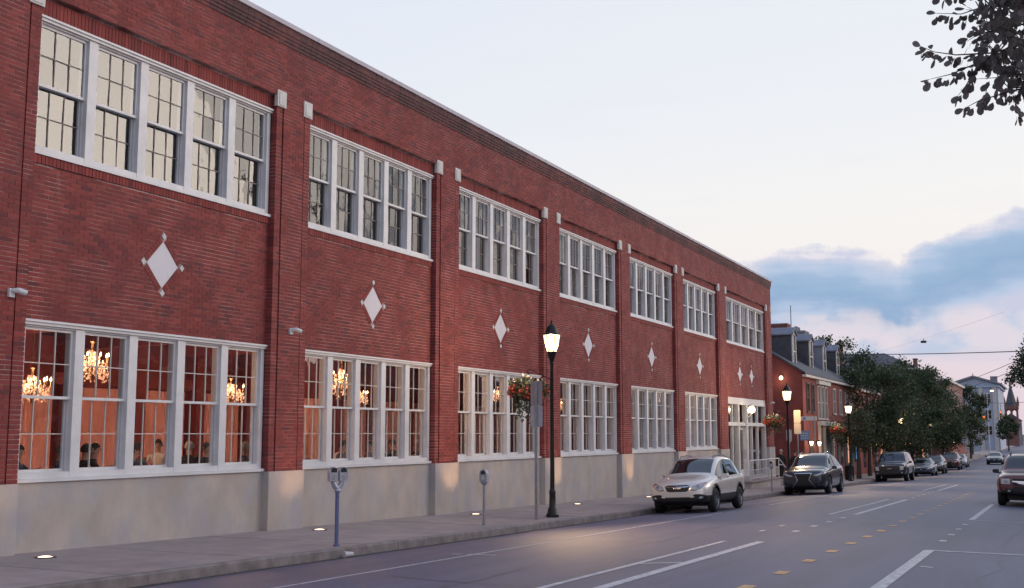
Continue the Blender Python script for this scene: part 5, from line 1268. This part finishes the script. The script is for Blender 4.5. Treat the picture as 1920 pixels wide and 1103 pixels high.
for y0, y1 in ((75.4, 76.7), (77.1, 79.7)): MB().box(.004, .03, y0, y1, z70 + .75, 1.9).build('shop_pane', 'pane_dark', HA)
MB().box(.004, .06, 72.0, 73.0, z70 + .35, .95).build('door', 'trim_dark', HA)
for y0 in (82, 85, 88): MB().box(.004, .05, y0, y0 + 1.1, z70 + .3, 1.0).build('door', 'trim_dark', HA); MB().box(.004, .03, y0 + 1.4, y0 + 2.3, z70 + 1.0, 1.3).build('shop_pane', 'pane_lit' if y0 == 85 else 'pane_dark', HA)
for y, lb in ((71.6, 'lit wall lantern left of the red house door'), (74.2, 'lit wall lantern between the red house door and the shop window')):
    t = thing('wall_lantern', lb, 'lantern', (.02, y, gy(y) + 2.25), 0, 'wall lanterns on the red house')
    MB().box(0, .05, -.06, .06, -.12, .2).tube([(.03, 0, .15), (.2, 0, .22)], .012, 5).build('bracket', 'black_metal', t)
    MB().lathe([(.07, -.12), (.11, .12)], 6, (.2, 0, 0)).build('lantern_body', 'small_lamp', t); MB().lathe([(.13, .121), (.02, .22)], 6, (.2, 0, 0)).build('cap', 'black_metal', t)
    point_light('wall_lamp_light', t, (.45, 0, 0), 14, (1.0, .55, .25), .06)
t = thing('wall_floodlight', 'small bright floodlight high on the red house gable wall', 'floodlight', (-1.28, 70.45, 5.0))
MB().box(-.06, .06, -.05, .05, -.04, .16).build('mount', 'white_paint', t)
MB().lathe([(.11, -.02), (.13, .06), (.05, .12)], 12, fn=lambda p, q, h: (p, -.16 + h, q - .02)).build('flood_head', 'lamp_glass', t, 50)
point_light('flood_light', t, (0, -.45, -.15), 14, (1.0, .80, .55), .08)

# second house row behind the street trees, with hipped slate roof
def hip_house(label, x0, x1, y0, y1, zb, ze, zr, wall, roof, name='row_house', inset=None, cat='house'):
    t = thing(name, label, cat); MB().box(x0, x1, y0, y1, zb, ze).build('wall', wall, t)
    xm = (x0 + x1) / 2; ins = inset if inset is not None else (x1 - x0) / 2; e = .35
    A = [(x0 - e, y0 - e, ze), (x1 + e, y0 - e, ze), (x1 + e, y1 + e, ze), (x0 - e, y1 + e, ze), (xm, y0 + ins, zr), (xm, y1 - ins, zr)]
    rf = MB().add(A, ((0, 1, 4), (1, 2, 5, 4), (2, 3, 5), (3, 0, 4, 5), (3, 2, 1, 0))).build('roof', roof, t)
    MB().box(x1 + .01, x1 + e + .1, y0 - e, y1 + e, ze - .25, ze - .02).box(x0 - e, x1, y0 - e - .08, y0 - .01, ze - .25, ze - .02).build('eave', 'trim', t)
    return t, rf
z120 = gy(130) - .4
HB = thing('row_house', 'big house with hipped slate roof rising behind the street trees', 'house')
MB().box(-16, -1.6, 150, 166, z120, 9.75).build('wall', 'house_brick', HB)
HBr = MB().add([(-16.4, 149.6, 9.75), (-1.2, 149.6, 9.75), (-1.2, 166.4, 9.75), (-16.4, 166.4, 9.75), (-11.5, 158, 12.25), (-6.3, 158, 12.25)], ((0, 1, 5, 4), (1, 2, 5), (2, 3, 4, 5), (3, 0, 4), (3, 2, 1, 0))).build('roof', 'roof_dark', HB)
MB().box(-16.4, -1.1, 149.5, 149.62, 9.55, 9.745).box(-1.2, -1.1, 149.62, 166.4, 9.55, 9.745).build('eave', 'trim', HB)
chimney(HBr, -11.9, -10.9, 152, 153.2, 9.8, 13.2, 'house_brick', 1); chimney(HBr, -2.6, -2.1, 157, 157.8, 9.8, 11.4, 'house_brick')
for xs in (-14.5, -11.5, -8.5, -5.5, -3): win_part_y(HB, 150, xs, xs + 1.0, 6.2, 8.4)
for y in (152, 156, 160, 163.5):
    win_part(HB, -1.6, 1, y, y + 1.0, 5.6, 7.6); win_part(HB, -1.6, 1, y, y + 1.0, 2.0, 4.2)
    MB().box(-1.59, -1.55, y - .2, y + 1.2, z120 + .9, .9).build('shop_pane', 'pane_lit' if y == 156 else 'pane_dark', HB)
HC, HCr = gable_house('plain brick terrace under the street trees past the narrow red house', 1, -.4, 112, 149, 9.0, z120, 4.6, 2.0, 'house_brick', 'roof_dark')
for y in (114, 117.5, 121, 124.5, 128, 131.5, 135, 138.5, 142, 145.5):
    win_part(HC, -.4, 1, y, y + 1.0, 1.9, 3.9); MB().box(-.39, -.35, y - .2, y + 1.2, z120 + .9, .8).build('shop_pane', 'pane_lit' if y in (124.5, 142) else 'pane_dark', HC)
HM, HMr = gable_house('narrow red brick house between the dormer house and the hipped one', 1, -.15, 93.3, 111.6, 9.0, gy(100) - .4, 5.2, 2.7, 'house_red', 'slate')
for y in (95, 98, 101.5, 105, 108.5): win_part(HM, -.15, 1, y, y + .9, 2.6, 4.4); MB().box(-.145, -.12, y - .1, y + 1.2, gy(100) + .6, 1.1).build('shop_pane', 'pane_lit' if y in (98, 105) else 'pane_dark', HM)
SL_ = [(95.5, 'on the narrow red house'), (104, 'beside a lit window of the narrow red house'), (121, 'on the plain brick terrace'), (127, 'beside a lit window of the brick terrace')]
for y, _ in SL_:
    t = thing('wall_lantern', 'small lit shop lantern under the trees ' + _, 'lantern', (-.1 if y < 112 else -.38, y, gy(y) + 2.5), 0, 'shop lanterns under the trees')
    MB().box(0, .3, -.02, .02, .08, .11).build('bracket', 'black_metal', t); MB().lathe([(.06, -.12), (.10, .06)], 6, (.28, 0, 0)).build('lantern_body', 'small_lamp', t)
t = thing('neon_sign', 'narrow lit blue sign hanging on a shop front under the trees', 'sign', (.35, 88.6, gy(88) + 1.9))
MB().box(-.12, .12, -.04, .04, -.7, .55).build('sign_box', 'sign_blue', t); mat('neon_blue', (.1, .4, .8), .3, emit=((.12, .45, .9), 1.3))
MB().box(-.08, .08, -.055, -.041, -.65, .5).build('sign_face', 'neon_blue', t); MB().box(-.42, -.12, -.015, .015, .3, .34).build('bracket', 'black_metal', t)

# brick block with a pale cornice
zf2 = gy(200) - .4
t = thing('brick_block', 'plain brick block with pale cornice beyond the trees', 'building')
MB().box(-12, .2, 172, 205, zf2, 9.0).build('wall', 'house_brick', t); MB().box(-12.2, .5, 171.7, 205.3, 9.0, 9.35).build('cornice', 'trim', t)
for y in range(174, 204, 4): win_part(t, .2, 1, y, y + 1.2, 5.4, 7.6); win_part(t, .2, 1, y, y + 1.2, 1.6, 4.0)
MB().box(.2, 1.6, 172.5, 204, .75, .95).build('canopy', 'trim', t); MB().box(.201, .3, 172.5, 204, zf2 + .4, .74).build('shop_front', 'house_red', t)
t = thing('wall_lantern', 'pair of orange lanterns glowing over the red shop front', 'lantern', (.45, 176, .35), 0)
for k in (0, 1.6): MB().lathe([(.14, -.18), (.22, .14), (.05, .3)], 8, (0, k, 0)).build('lantern_body', 'small_lamp', t)
MB().box(-.15, .0, -.1, 1.7, .3, .36).build('bracket', 'black_metal', t)
point_light('shop_light', t, (.9, .8, -.2), 60, (1.0, .4, .15), .15)

# temple fronted building: its pedimented end looks up the street
y0 = 260.0; t = thing('temple_front_building', 'tall pale blue building with triangular pediment at the end of the street', 'building')
x0, x1 = -6.2, 3.3; zb = gy(260) - .5; zc = 11.2
MB().box(x0, x1, y0, y0 + 30, zb, zc).build('wall', 'house_blue', t)
MB().box(x0 - .4, x1 + .4, y0 - .4, y0 + 30, zc, zc + .5).build('cornice', 'house_blue', t)
MB().prism([(x0 - .5, zc + .5), (x1 + .5, zc + .5), ((x0 + x1) / 2, zc + 2.2)], lambda p, q, h: (p, h, q), y0 - .1, y0 + 29.9).build('pediment', 'house_blue', t)
xm = (x0 + x1) / 2
for s, xe in ((1, x1 + .9), (-1, x0 - .9)): MB().prism([(xm, zc + 2.22), (xe, zc + .45), (xe, zc + .80), (xm, zc + 2.62)], lambda p, q, h: (p, h, q), y0 - .7, y0 + 30).build('raking_cornice', 'house_grey', t)
MB().lathe([(.12, zc + 2.5), (.1, zc + 2.9), (.02, zc + 3.2)], 8, (xm, y0 - .2, 0)).build('finial', 'trim', t)
for k in range(4): MB().box(x0 + .2 + k * 2.75, x0 + 1.0 + k * 2.75, y0 - .3, y0, zb, zc).build('pilaster', 'trim', t)
for k in range(3):
    xs = x0 + 1.4 + k * 2.75
    for zz in (1.2, 4.6, 8.0): win_part_y(t, y0, xs, xs + 1.1, zz, zz + 1.8)
chimney(t, x1 - 1.6, x1 - .2, y0 + 5, y0 + 6.5, zc + .5, zc + 2.6, 'house_grey')
# church tower with spire
y0 = 350.0; t = thing('church_tower', 'brick church tower with open belfry and pointed slate spire', 'tower'); x0, x1 = 1.1, 4.6; xm = (x0 + x1) / 2; zb = gy(350) - .5
MB().box(x0, x1, y0, y0 + 3.5, zb, 5.2).build('tower_wall', 'house_brick', t)
for px in (x0, xm - .25, x1 - .5): MB().box(px, px + .5, y0, y0 + 3.5, 5.2, 8.2).build('belfry_pier', 'house_brick', t)
for a0 in (x0 + .5, xm + .25):
    w = xm - .25 - x0 - .5
    MB().prism([(0, 1.0), (0, .35), (w * .14, .62), (w / 2, .85), (w * .86, .62), (w, .35), (w, 1.0)], lambda p, q, h: (a0 + p, h, 7.2 + q), y0 + .2, y0 + 3.3).build('belfry_arch', 'house_brick', t)
MB().box(x0 - .15, x1 + .15, y0 - .15, y0 + 3.65, 8.2, 9.2).build('belfry_parapet', 'house_brick', t)
MB().lathe([(1.75, 9.2), (1.35, 10.6), (.10, 15.6), (.04, 16.8)], 8, (xm, y0 + 1.75, 0), rot=R(22.5)).build('spire', 'slate', t)
for sx in (x0, x1):
    for sy in (y0, y0 + 3.5): MB().lathe([(.3, 9.2), (.3, 10.4), (.02, 12.0)], 6, (sx, sy, 0)).build('pinnacle', 'house_brick', t)
# low houses that close the street at the bend
CLOSE = [('grey clapboard house closing the end of the street below the church tower', -1.5, 4.2, 390, 'house_grey', 5.4, 2.4), ('cream house with dark roof at the far bend of the street', 6.2, 13.0, 400, 'house_cream', 4.3, 3.0), ('brown brick house right of the cream house at the far bend', 13.6, 24, 396, 'house_brick', 5.2, 3.2)]
for lb, xa, xb, ya, wm, ze, rs in CLOSE:
    t = thing('row_house', lb, 'house'); zb = gy(300) - .4
    MB().box(xa, xb, ya, ya + 10, zb, ze).build('wall', wm, t)
    MB().prism([(xa - .4, ze), (xb + .4, ze), ((xa + xb) / 2, ze + rs)], lambda p, q, h: (p, h, q), ya - .3, ya + 10).build('roof', 'roof_dark', t)
    for k in range(3):
        xs = xa + .7 + k * (xb - xa - 1.2) / 3
        for zz in (-.6, 2.2): win_part_y(t, ya, xs, xs + 1.0, zz, zz + 1.6)
t = thing('teal_awning_shop', 'low shop with a teal sloping canopy at the right of the street', 'shop')
MB().box(12.0, 18, 250, 262, zb, 1.6).build('wall', 'house_grey', t); MB().prism([(11.2, 1.2), (18.2, 1.2), (18.2, 3.4), (13.2, 3.4)], lambda p, q, h: (p, h, q), 248.5, 262.3).build('canopy_roof', 'awning_teal', t)
MB().box(12.4, 17.6, 249.97, 250.03, zb + .8, .9).build('shop_pane', 'pane_dark', t)
# houses across the street (seen only as reflections in the glass)
OPP = [(22, 46, 'house_brick', 'brick house across the street opposite the first bays', 5.4), (48, 76, 'house_grey', 'slate grey house across the street opposite the middle bays', 5.0), (78, 112, 'house_brick', 'dark brick house across the street opposite the far bays', 5.6), (114, 160, 'house_brick', 'long brick house across the street past the entrance', 5.4)]
for ya, yb, wm, lb, ze in OPP:
    t, rf = gable_house(lb, -1, 20.0, ya, yb, 9, gy((ya + yb) / 2) - 1.0, gy((ya + yb) / 2) + ze, 2.2, wm, 'roof_dark')
    y = ya + 1.5
    while y < yb - 2:
        zg = gy((ya + yb) / 2); win_part(t, 20.0, -1, y, y + 1.0, zg + 3.2, zg + 4.8); win_part(t, 20.0, -1, y, y + 1.0, zg + .9, zg + 2.5); y += 3.4

# ================================================================== TREES
def leaf_cloud(centers, radii, n, size, rr, flat=.75, hang=0.0):
    """leaf-sized kites scattered in clumps"""
    idx = rr.integers(0, len(centers), n); C = np.array(centers)[idx]; Rd = np.array(radii)[idx][:, None]
    P = C + rr.normal(0, 1, (n, 3)) * np.array([.48, .48, .40]) * Rd
    A = rr.normal(0, 1, (n, 3)); A[:, 2] = A[:, 2] * flat - hang; A /= np.linalg.norm(A, axis=1)[:, None]
    B = np.cross(A, rr.normal(0, 1, (n, 3))); B /= np.linalg.norm(B, axis=1)[:, None]
    N = np.cross(A, B); s = (size * rr.uniform(.6, 1.35, n))[:, None]
    V = np.stack([P, P + A * s * .55 + B * s * .42 + N * s * .10, P + A * s * 1.15, P + A * s * .55 - B * s * .42 + N * s * .10], 1).reshape(-1, 3)
    return V
def mesh_quads(name, V, mt, k=4):
    n = len(V) // k; me = bpy.data.meshes.new(name); me.vertices.add(len(V)); me.vertices.foreach_set('co', V.ravel())
    me.loops.add(len(V)); me.loops.foreach_set('vertex_index', np.arange(len(V), dtype=np.int32))
    me.polygons.add(n); me.polygons.foreach_set('loop_start', np.arange(0, len(V), k, dtype=np.int32)); me.polygons.foreach_set('loop_total', np.full(n, k, np.int32))
    me.materials.append(MAT[mt]); me.update(calc_edges=True); return me
def street_tree(label, x, y, hgt, cr, ch, zc, seed, n=7000, leaf=.17, mt='leaf_dark', clumps=46, name='street_tree', group='trees lining the street', tilt=0.0):
    """cr: crown radius, ch: crown half height, zc: crown centre above ground"""
    rr = np.random.default_rng(seed); t = thing(name, label, 'tree', (x, y, gy(y)), 0, group)
    cs, rs = [], []
    for k in range(clumps):
        v = rr.normal(0, 1, 3); v /= np.linalg.norm(v); q = rr.uniform(.35, 1.0) ** .5
        w = 1.0 if v[2] < 0 else (1 - .35 * v[2])
        cs.append((v[0] * cr * q * w, v[1] * cr * q * w, zc + v[2] * ch * q)); rs.append(rr.uniform(.45, .95) * cr * .36)
    tk = MB().tube([(0, 0, -.1), (.03, .02, zc * .35), (-.02, .03, zc * .7), (.0, 0, zc + ch * .4)], [.17, .13, .10, .03], 8)
    for k in range(12):
        c = Vector(cs[k * 3 % clumps]); b0 = Vector((0, 0, zc - ch * .75 + rr.uniform(0, ch * .8))); md = b0.lerp(c, .55) + Vector((0, 0, .25))
        tk.tube([b0, md, c], [.055, .035, .012], 5)
    tk.build('trunk', 'bark', t, 50)
    link('crown', mesh_quads('crown', leaf_cloud(cs, rs, n, leaf, rr), mt), t)
    return t
street_tree('small tree lit from below by the lamp beside the litter bins', 2.1, 77.5, 4.6, 1.9, 1.2, 3.3, 21, 3600, .13, 'leaf_street')
street_tree('dark rounded tree nearest the dormer house, taller than its neighbours', 1.3, 88.0, 9.6, 3.3, 3.9, 5.5, 22, 14000, .15)
street_tree('slim airy topped tree rising above the hedge of crowns', -1.6, 92.0, 11.5, 2.3, 2.5, 8.9, 23, 6000, .14)
street_tree('dense dark tree behind the tall sport utility car', 1.6, 100.0, 9.2, 3.5, 3.9, 5.5, 24, 14000, .16)
street_tree('broad dark tree over the row of parked cars', 1.6, 113.0, 10.5, 3.7, 4.4, 6.1, 25, 14000, .17)
street_tree('dark tree whose crown dips towards the maroon car', 1.8, 127.0, 10.8, 3.5, 4.5, 6.5, 26, 14000, .18)
street_tree('last dark tree of the row before the brick block', 2.0, 141.0, 9.2, 3.0, 3.9, 5.4, 27, 11000, .18)
street_tree('round green tree beside the far parked cars', 3.0, 172.0, 7.6, 2.2, 3.0, 4.4, 28, 5000, .2, 'leaf_street')
street_tree('bluish pointed tree in front of the temple fronted building', 1.2, 205.0, 11.5, 2.6, 4.2, 8.2, 29, 5000, .24)
street_tree('roundish tree standing before the church tower', 5.2, 250.0, 9, 2.2, 2.6, 4.6, 31, 3600, .26)
# evergreen leaning in from the right
def evergreen(label, x, y, hgt, cr, seed):
    rr = np.random.default_rng(seed); t = thing('evergreen_tree', label, 'tree', (x, y, gy(y)), 0); cs, rs = [], []; tk = MB().tube([(0, 0, -.1), (0, 0, hgt * .5), (0, 0, hgt)], [.2, .13, .02], 8)
    z = hgt * .67
    while z < hgt:
        f = (hgt - z) / (hgt * .36); ln = cr * (.12 + .88 * f)
        for k in range(11):
            q = rr.uniform(0, 6.283); tip = Vector((ln * math.cos(q), ln * math.sin(q), z - .12 * ln)); tk.tube([(0, 0, z), tip], [.03, .006], 4)
            for u in (.35, .6, .85, 1.0): cs.append(tuple(Vector((0, 0, z)).lerp(tip, u))); rs.append(.28 + .10 * rr.random())
        z += .33
    tk.build('trunk', 'bark', t, 50); link('crown', mesh_quads('crown', leaf_cloud(cs, rs, 16000, .12, rr), 'leaf_dark'), t)
evergreen('dark evergreen with tapering layered crown beside the right hand sidewalk', 13.7, 70.0, 9.0, 2.3, 41)
# young tree across the street whose branches show in the upper panes
street_tree('tall thin tree across the street mirrored in the upper windows', 16.6, 40.5, 14, 1.7, 2.2, 12.2, 51, 1500, .16, 'leaf_street', 20)

for yy, lb in ((58, 'unseen round tree added to darken reflections opposite the middle bays'), (92, 'unseen round tree added to darken reflections opposite the entrance'), (128, 'unseen round tree added to darken reflections past the grey house')): street_tree(lb, 18.2, yy, 8, 2.8, 2.9, 4.6, 60 + yy, 4500, .2, group='unseen trees added to darken reflections')  # out-of-view trees added to darken what the window panes reflect

# near tree whose branches reach in at the upper right
def near_tree():
    rr = random.Random(77); t = thing('overhanging_tree', 'leafy tree whose dark branches hang into the upper right corner', 'tree', (17.0, 8.6, gy(8.6)))
    base = Vector(t.location) - Vector((.05, 0, .035)); tk = MB().tube([(0, 0, -.2), (.05, 0, 2.0), (-.1, -.1, 3.6), (-.3, -.2, 5.6), (-.4, -.1, 8.0)], [.24, .19, .16, .11, .04], 10)
    tw = MB(); leaves = []
    def leaf(p, d, s):
        d = d.normalized(); side = d.cross(Vector((rr.gauss(0, 1), rr.gauss(0, 1), rr.gauss(0, 1)))); side.normalize(); nn = d.cross(side)
        leaves.append((p, d, side, nn, s))
    def spray(pts, rad=.012, step=.048, s0=.07, dense=1.0):
        pts = [Vector(p) - base for p in pts]; tw.tube(pts, [rad * (1 - .8 * i / (len(pts) - 1)) for i in range(len(pts))], 5)
        tot = sum((b_ - a_).length for a_, b_ in zip(pts[:-1], pts[1:])); d = 0.0; sg = 1
        while d < tot:
            q = d; k = 0
            while k < len(pts) - 2 and q > (pts[k + 1] - pts[k]).length: q -= (pts[k + 1] - pts[k]).length; k += 1
            ax = (pts[k + 1] - pts[k]).normalized(); p = pts[k] + ax * q
            if rr.random() < dense:
                out = Vector((rr.gauss(0, .35), rr.gauss(0, .8), rr.gauss(-.75, .5))) + ax * rr.uniform(.1, .7)
                st = p + out.normalized() * rr.uniform(.015, .05); leaf(st, out, s0 * rr.uniform(.7, 1.2))
            d += step * rr.uniform(.6, 1.3)
        leaf(pts[-1], pts[-1] - pts[-2], s0)
    main = [[(16.7, 8.4, 4.6), (15.6, 8.0, 4.35), (14.6, 7.6, 4.1), (14.0, 7.5, 3.98)], [(16.7, 8.4, 5.2), (15.4, 7.9, 4.9), (14.5, 7.5, 4.5), (14.0, 7.4, 4.3)],
            [(16.7, 8.4, 4.2), (15.6, 8.0, 3.95), (14.6, 7.7, 3.8), (14.0, 7.6, 3.72)], [(16.6, 8.3, 5.8), (15.5, 7.7, 5.5), (14.4, 7.2, 5.0)]]
    for m_ in main: tk.tube([Vector(p) - base for p in m_], [.06, .045, .03, .018][:len(m_)], 6)
    # sprays with their tips where the outline needs them
    T = [([(14.0, 7.5, 3.98), (13.72, 7.5, 3.93), (13.50, 7.5, 3.95), (13.37, 7.5, 3.99), (13.29, 7.5, 4.04)], .8), ([(13.8, 7.5, 3.93), (13.6, 7.5, 3.87), (13.46, 7.48, 3.82), (13.34, 7.46, 3.80)], .9),
         ([(14.0, 7.6, 3.72), (13.8, 7.55, 3.68), (13.62, 7.5, 3.63), (13.53, 7.5, 3.59)], 1.0), ([(14.0, 7.4, 4.3), (13.75, 7.4, 4.22), (13.55, 7.4, 4.18), (13.40, 7.4, 4.21)], .75),
         ([(14.2, 7.4, 4.4), (13.85, 7.4, 4.38), (13.6, 7.4, 4.33), (13.43, 7.4, 4.33)], .9), ([(14.0, 7.5, 4.1), (13.8, 7.5, 4.08), (13.65, 7.5, 4.07), (13.57, 7.5, 4.03)], .9), ([(13.75, 7.5, 3.95), (13.62, 7.5, 3.85), (13.55, 7.5, 3.74), (13.50, 7.5, 3.68)], 1.0)]
    for p, dn in T: spray(p, .007, .015, .060, 1.0)
    for k in range(75):
        m_ = main[k % 4]; i = rr.randrange(1, len(m_)); a = Vector(m_[i]) + Vector((rr.uniform(-.2, .3), rr.uniform(-.2, .2), 0))
        b_ = a + Vector((rr.uniform(-.5, .25), rr.uniform(-.5, .5), rr.uniform(-.30, .40))); b_.x = max(b_.x, 13.62 if b_.z < 4.2 else 13.58); b_.z = max(b_.z, 3.64)
        spray([a, a.lerp(b_, .5) + Vector((0, 0, .04)), b_], .007, .026, .060, 1.0)
    for k in range(130):
        a = Vector((rr.uniform(13.66, 14.15), rr.uniform(6.9, 8.1), rr.uniform(3.70, 4.75))); b_ = a + Vector((rr.uniform(-.12, .3), rr.uniform(-.3, .3), rr.uniform(-.2, .15))); b_.x = max(b_.x, 13.64); b_.z = max(b_.z, 3.66)
        spray([a, a.lerp(b_, .5) + Vector((0, 0, .03)), b_], .006, .024, .062, 1.0)
    for k in range(60):
        a = Vector((rr.uniform(14.1, 17.5), rr.uniform(6.8, 10.0), rr.uniform(3.7, 7.5))); b_ = a + Vector((rr.uniform(-.6, .6), rr.uniform(-.6, .6), rr.uniform(-.5, .3)))
        spray([a, a.lerp(b_, .5) + Vector((0, 0, .05)), b_], .009, .05, .09, 1.0)
    tk.build('trunk', 'bark', t, 50); tw.build('twigs', 'bark', t)['kind'] = 'stuff'
    def shape(s): return [(0, 0), (.30, .26), (.62, .36), (.88, .26), (1.02, 0.0), (.88, -.26), (.62, -.36), (.30, -.26)]
    oc = shape(1); lm = MB().add([(a, b_, .10 * abs(b_) * 2) for a, b_ in oc], ((0, 1, 2, 3, 4), (0, 4, 5, 6, 7))).mesh('leaf', 'leaf_near')
    sc = sorted(range(len(leaves)), key=lambda i: -in_frame(*(leaves[i][0] + base)))
    seen = set(i for i in sc[:300] if in_frame(*(leaves[i][0] + base)) > 0)
    rest = []
    for i, (p, d, sd, nn, s) in enumerate(leaves):
        if i in seen:
            o = link('leaf', lm, t); o.matrix_local = Matrix.Translation(p) @ Matrix((d, sd, nn)).transposed().to_4x4() @ Matrix.Scale(s, 4)
        else:
            for a, b_ in oc: rest.append(p + (d * a + sd * b_ + nn * .2 * abs(b_)) * s)
    o = link('leaf_mass', mesh_quads('leaf_mass', np.array([v[:] for v in rest]), 'leaf_near', 8), t); o['kind'] = 'stuff'
near_tree()

# ================================================================== POLES, WIRES, SIGNALS
t = thing('utility_pole', 'wooden utility pole with crossarm across the street', 'utility pole', (15.6, 38.5, gy(38.5)))
MB().lathe([(.16, -.2), (.13, 6), (.10, 13.2)], 10).build('pole', 'bark', t, 40); MB().box(-1.1, 1.1, -.06, .06, 12.2, 12.35).build('crossarm', 'bark', t)
for k in (-1, -.4, .4, 1): MB().lathe([(.04, 12.35), (.06, 12.42), (.03, 12.52)], 8, (k, 0, 0)).build('insulator', 'galv', t)
def wire(label, a, b_, sag, r=.014):
    pts = [Vector(a).lerp(Vector(b_), k / 12) - Vector((0, 0, sag * 4 * (k / 12) * (1 - k / 12))) for k in range(13)]
    tag(MB().tube(pts, r, 5).build('overhead_wire', 'car_black'), label, 'wire', 'overhead wires')
wire('thick overhead wire strung from the dormer house across the street', (-2.2, 87.0, 7.55), (15.6, 56.0, 5.3), .12, .026)
wire('thin overhead wire sloping up to the evergreen', (4.6, 122, 6.3), (13.4, 66, 5.95), .15, .018)
wire('thinner overhead wire running just below the other thin one', (4.6, 122, 5.7), (13.4, 66, 5.5), .2, .018)
wire('faint wire with a small splice box high over the trees', (-4, 105, 7.9), (11.5, 78, 9.3), .2, .004)
t = thing('splice_box', 'small dark splice box hanging on the faint wire', 'splice box', (5.45, 88.5, 8.33)); MB().lathe([(.03, -.22), (.09, -.16), (.09, .16), (.03, .22)], 8, fn=lambda p, q, h: (h, p, q)).build('case', 'car_black', t, 40); MB().box(-.02, .02, -.02, .02, .08, .22).build('clip', 'dark_metal', t)
def signal(label, x, y, z, face='signal_yellow'):
    t = thing('traffic_signal', label, 'traffic signal', (x, y, z), 0, 'traffic signals at the crossing')
    MB().box(-.18, .18, -.14, .14, -.5, .5).build('housing', face, t)
    for k, m_ in enumerate(('signal_red', 'car_black', 'car_black')): MB().lathe([(.11, 0), (.10, .03)], 10, fn=lambda p, q, h: (p, -.14 - h, .32 - .32 * k + q)).build('lens', m_, t)
    MB().tube([(0, 0, .5), (0, 0, 1.6)], .03, 6).build('hanger', 'dark_metal', t)
signal('yellow traffic signal hanging before the church tower', 7.0, 176, 4.2); signal('yellow traffic signal hanging over the kerb near the blue building', 4.4, 182, 3.6)
tag(MB().tube([(2.6, 180, 6.2), (8, 176, 5.75), (15, 172, 6.2)], .03, 5).build('span_wire', 'car_black'), 'span wire carrying the traffic signals', 'wire')
t = thing('tall_street_light', 'far tall street light glowing in front of the pediment', 'street light', (2.7, 228, gy(228)))
MB().lathe([(.12, 0), (.07, 11.3)], 8).tube([(0, 0, 11.2), (.5, 0, 11.5), (.9, 0, 11.45)], .05, 6).build('mast', 'galv', t, 40); MB().lathe([(.25, -.12), (.35, .06), (.1, .16)], 10, (.9, 0, 11.4)).build('lamp_head', 'lamp_glass', t, 40)
for x, y, lb in ((3.1, 160, 'pale square sign plate on a post past the parked cars'), (3.3, 186, 'pale sign plate on a post before the crossing')):
    t = thing('signpost', lb, 'signpost', (x, y, gy(y))); MB().lathe([(.035, 0), (.035, 3.0)], 8).build('post', 'galv', t); plate(.75, .8, 2.6, -.05, 'sign_pale', 'plate', t)
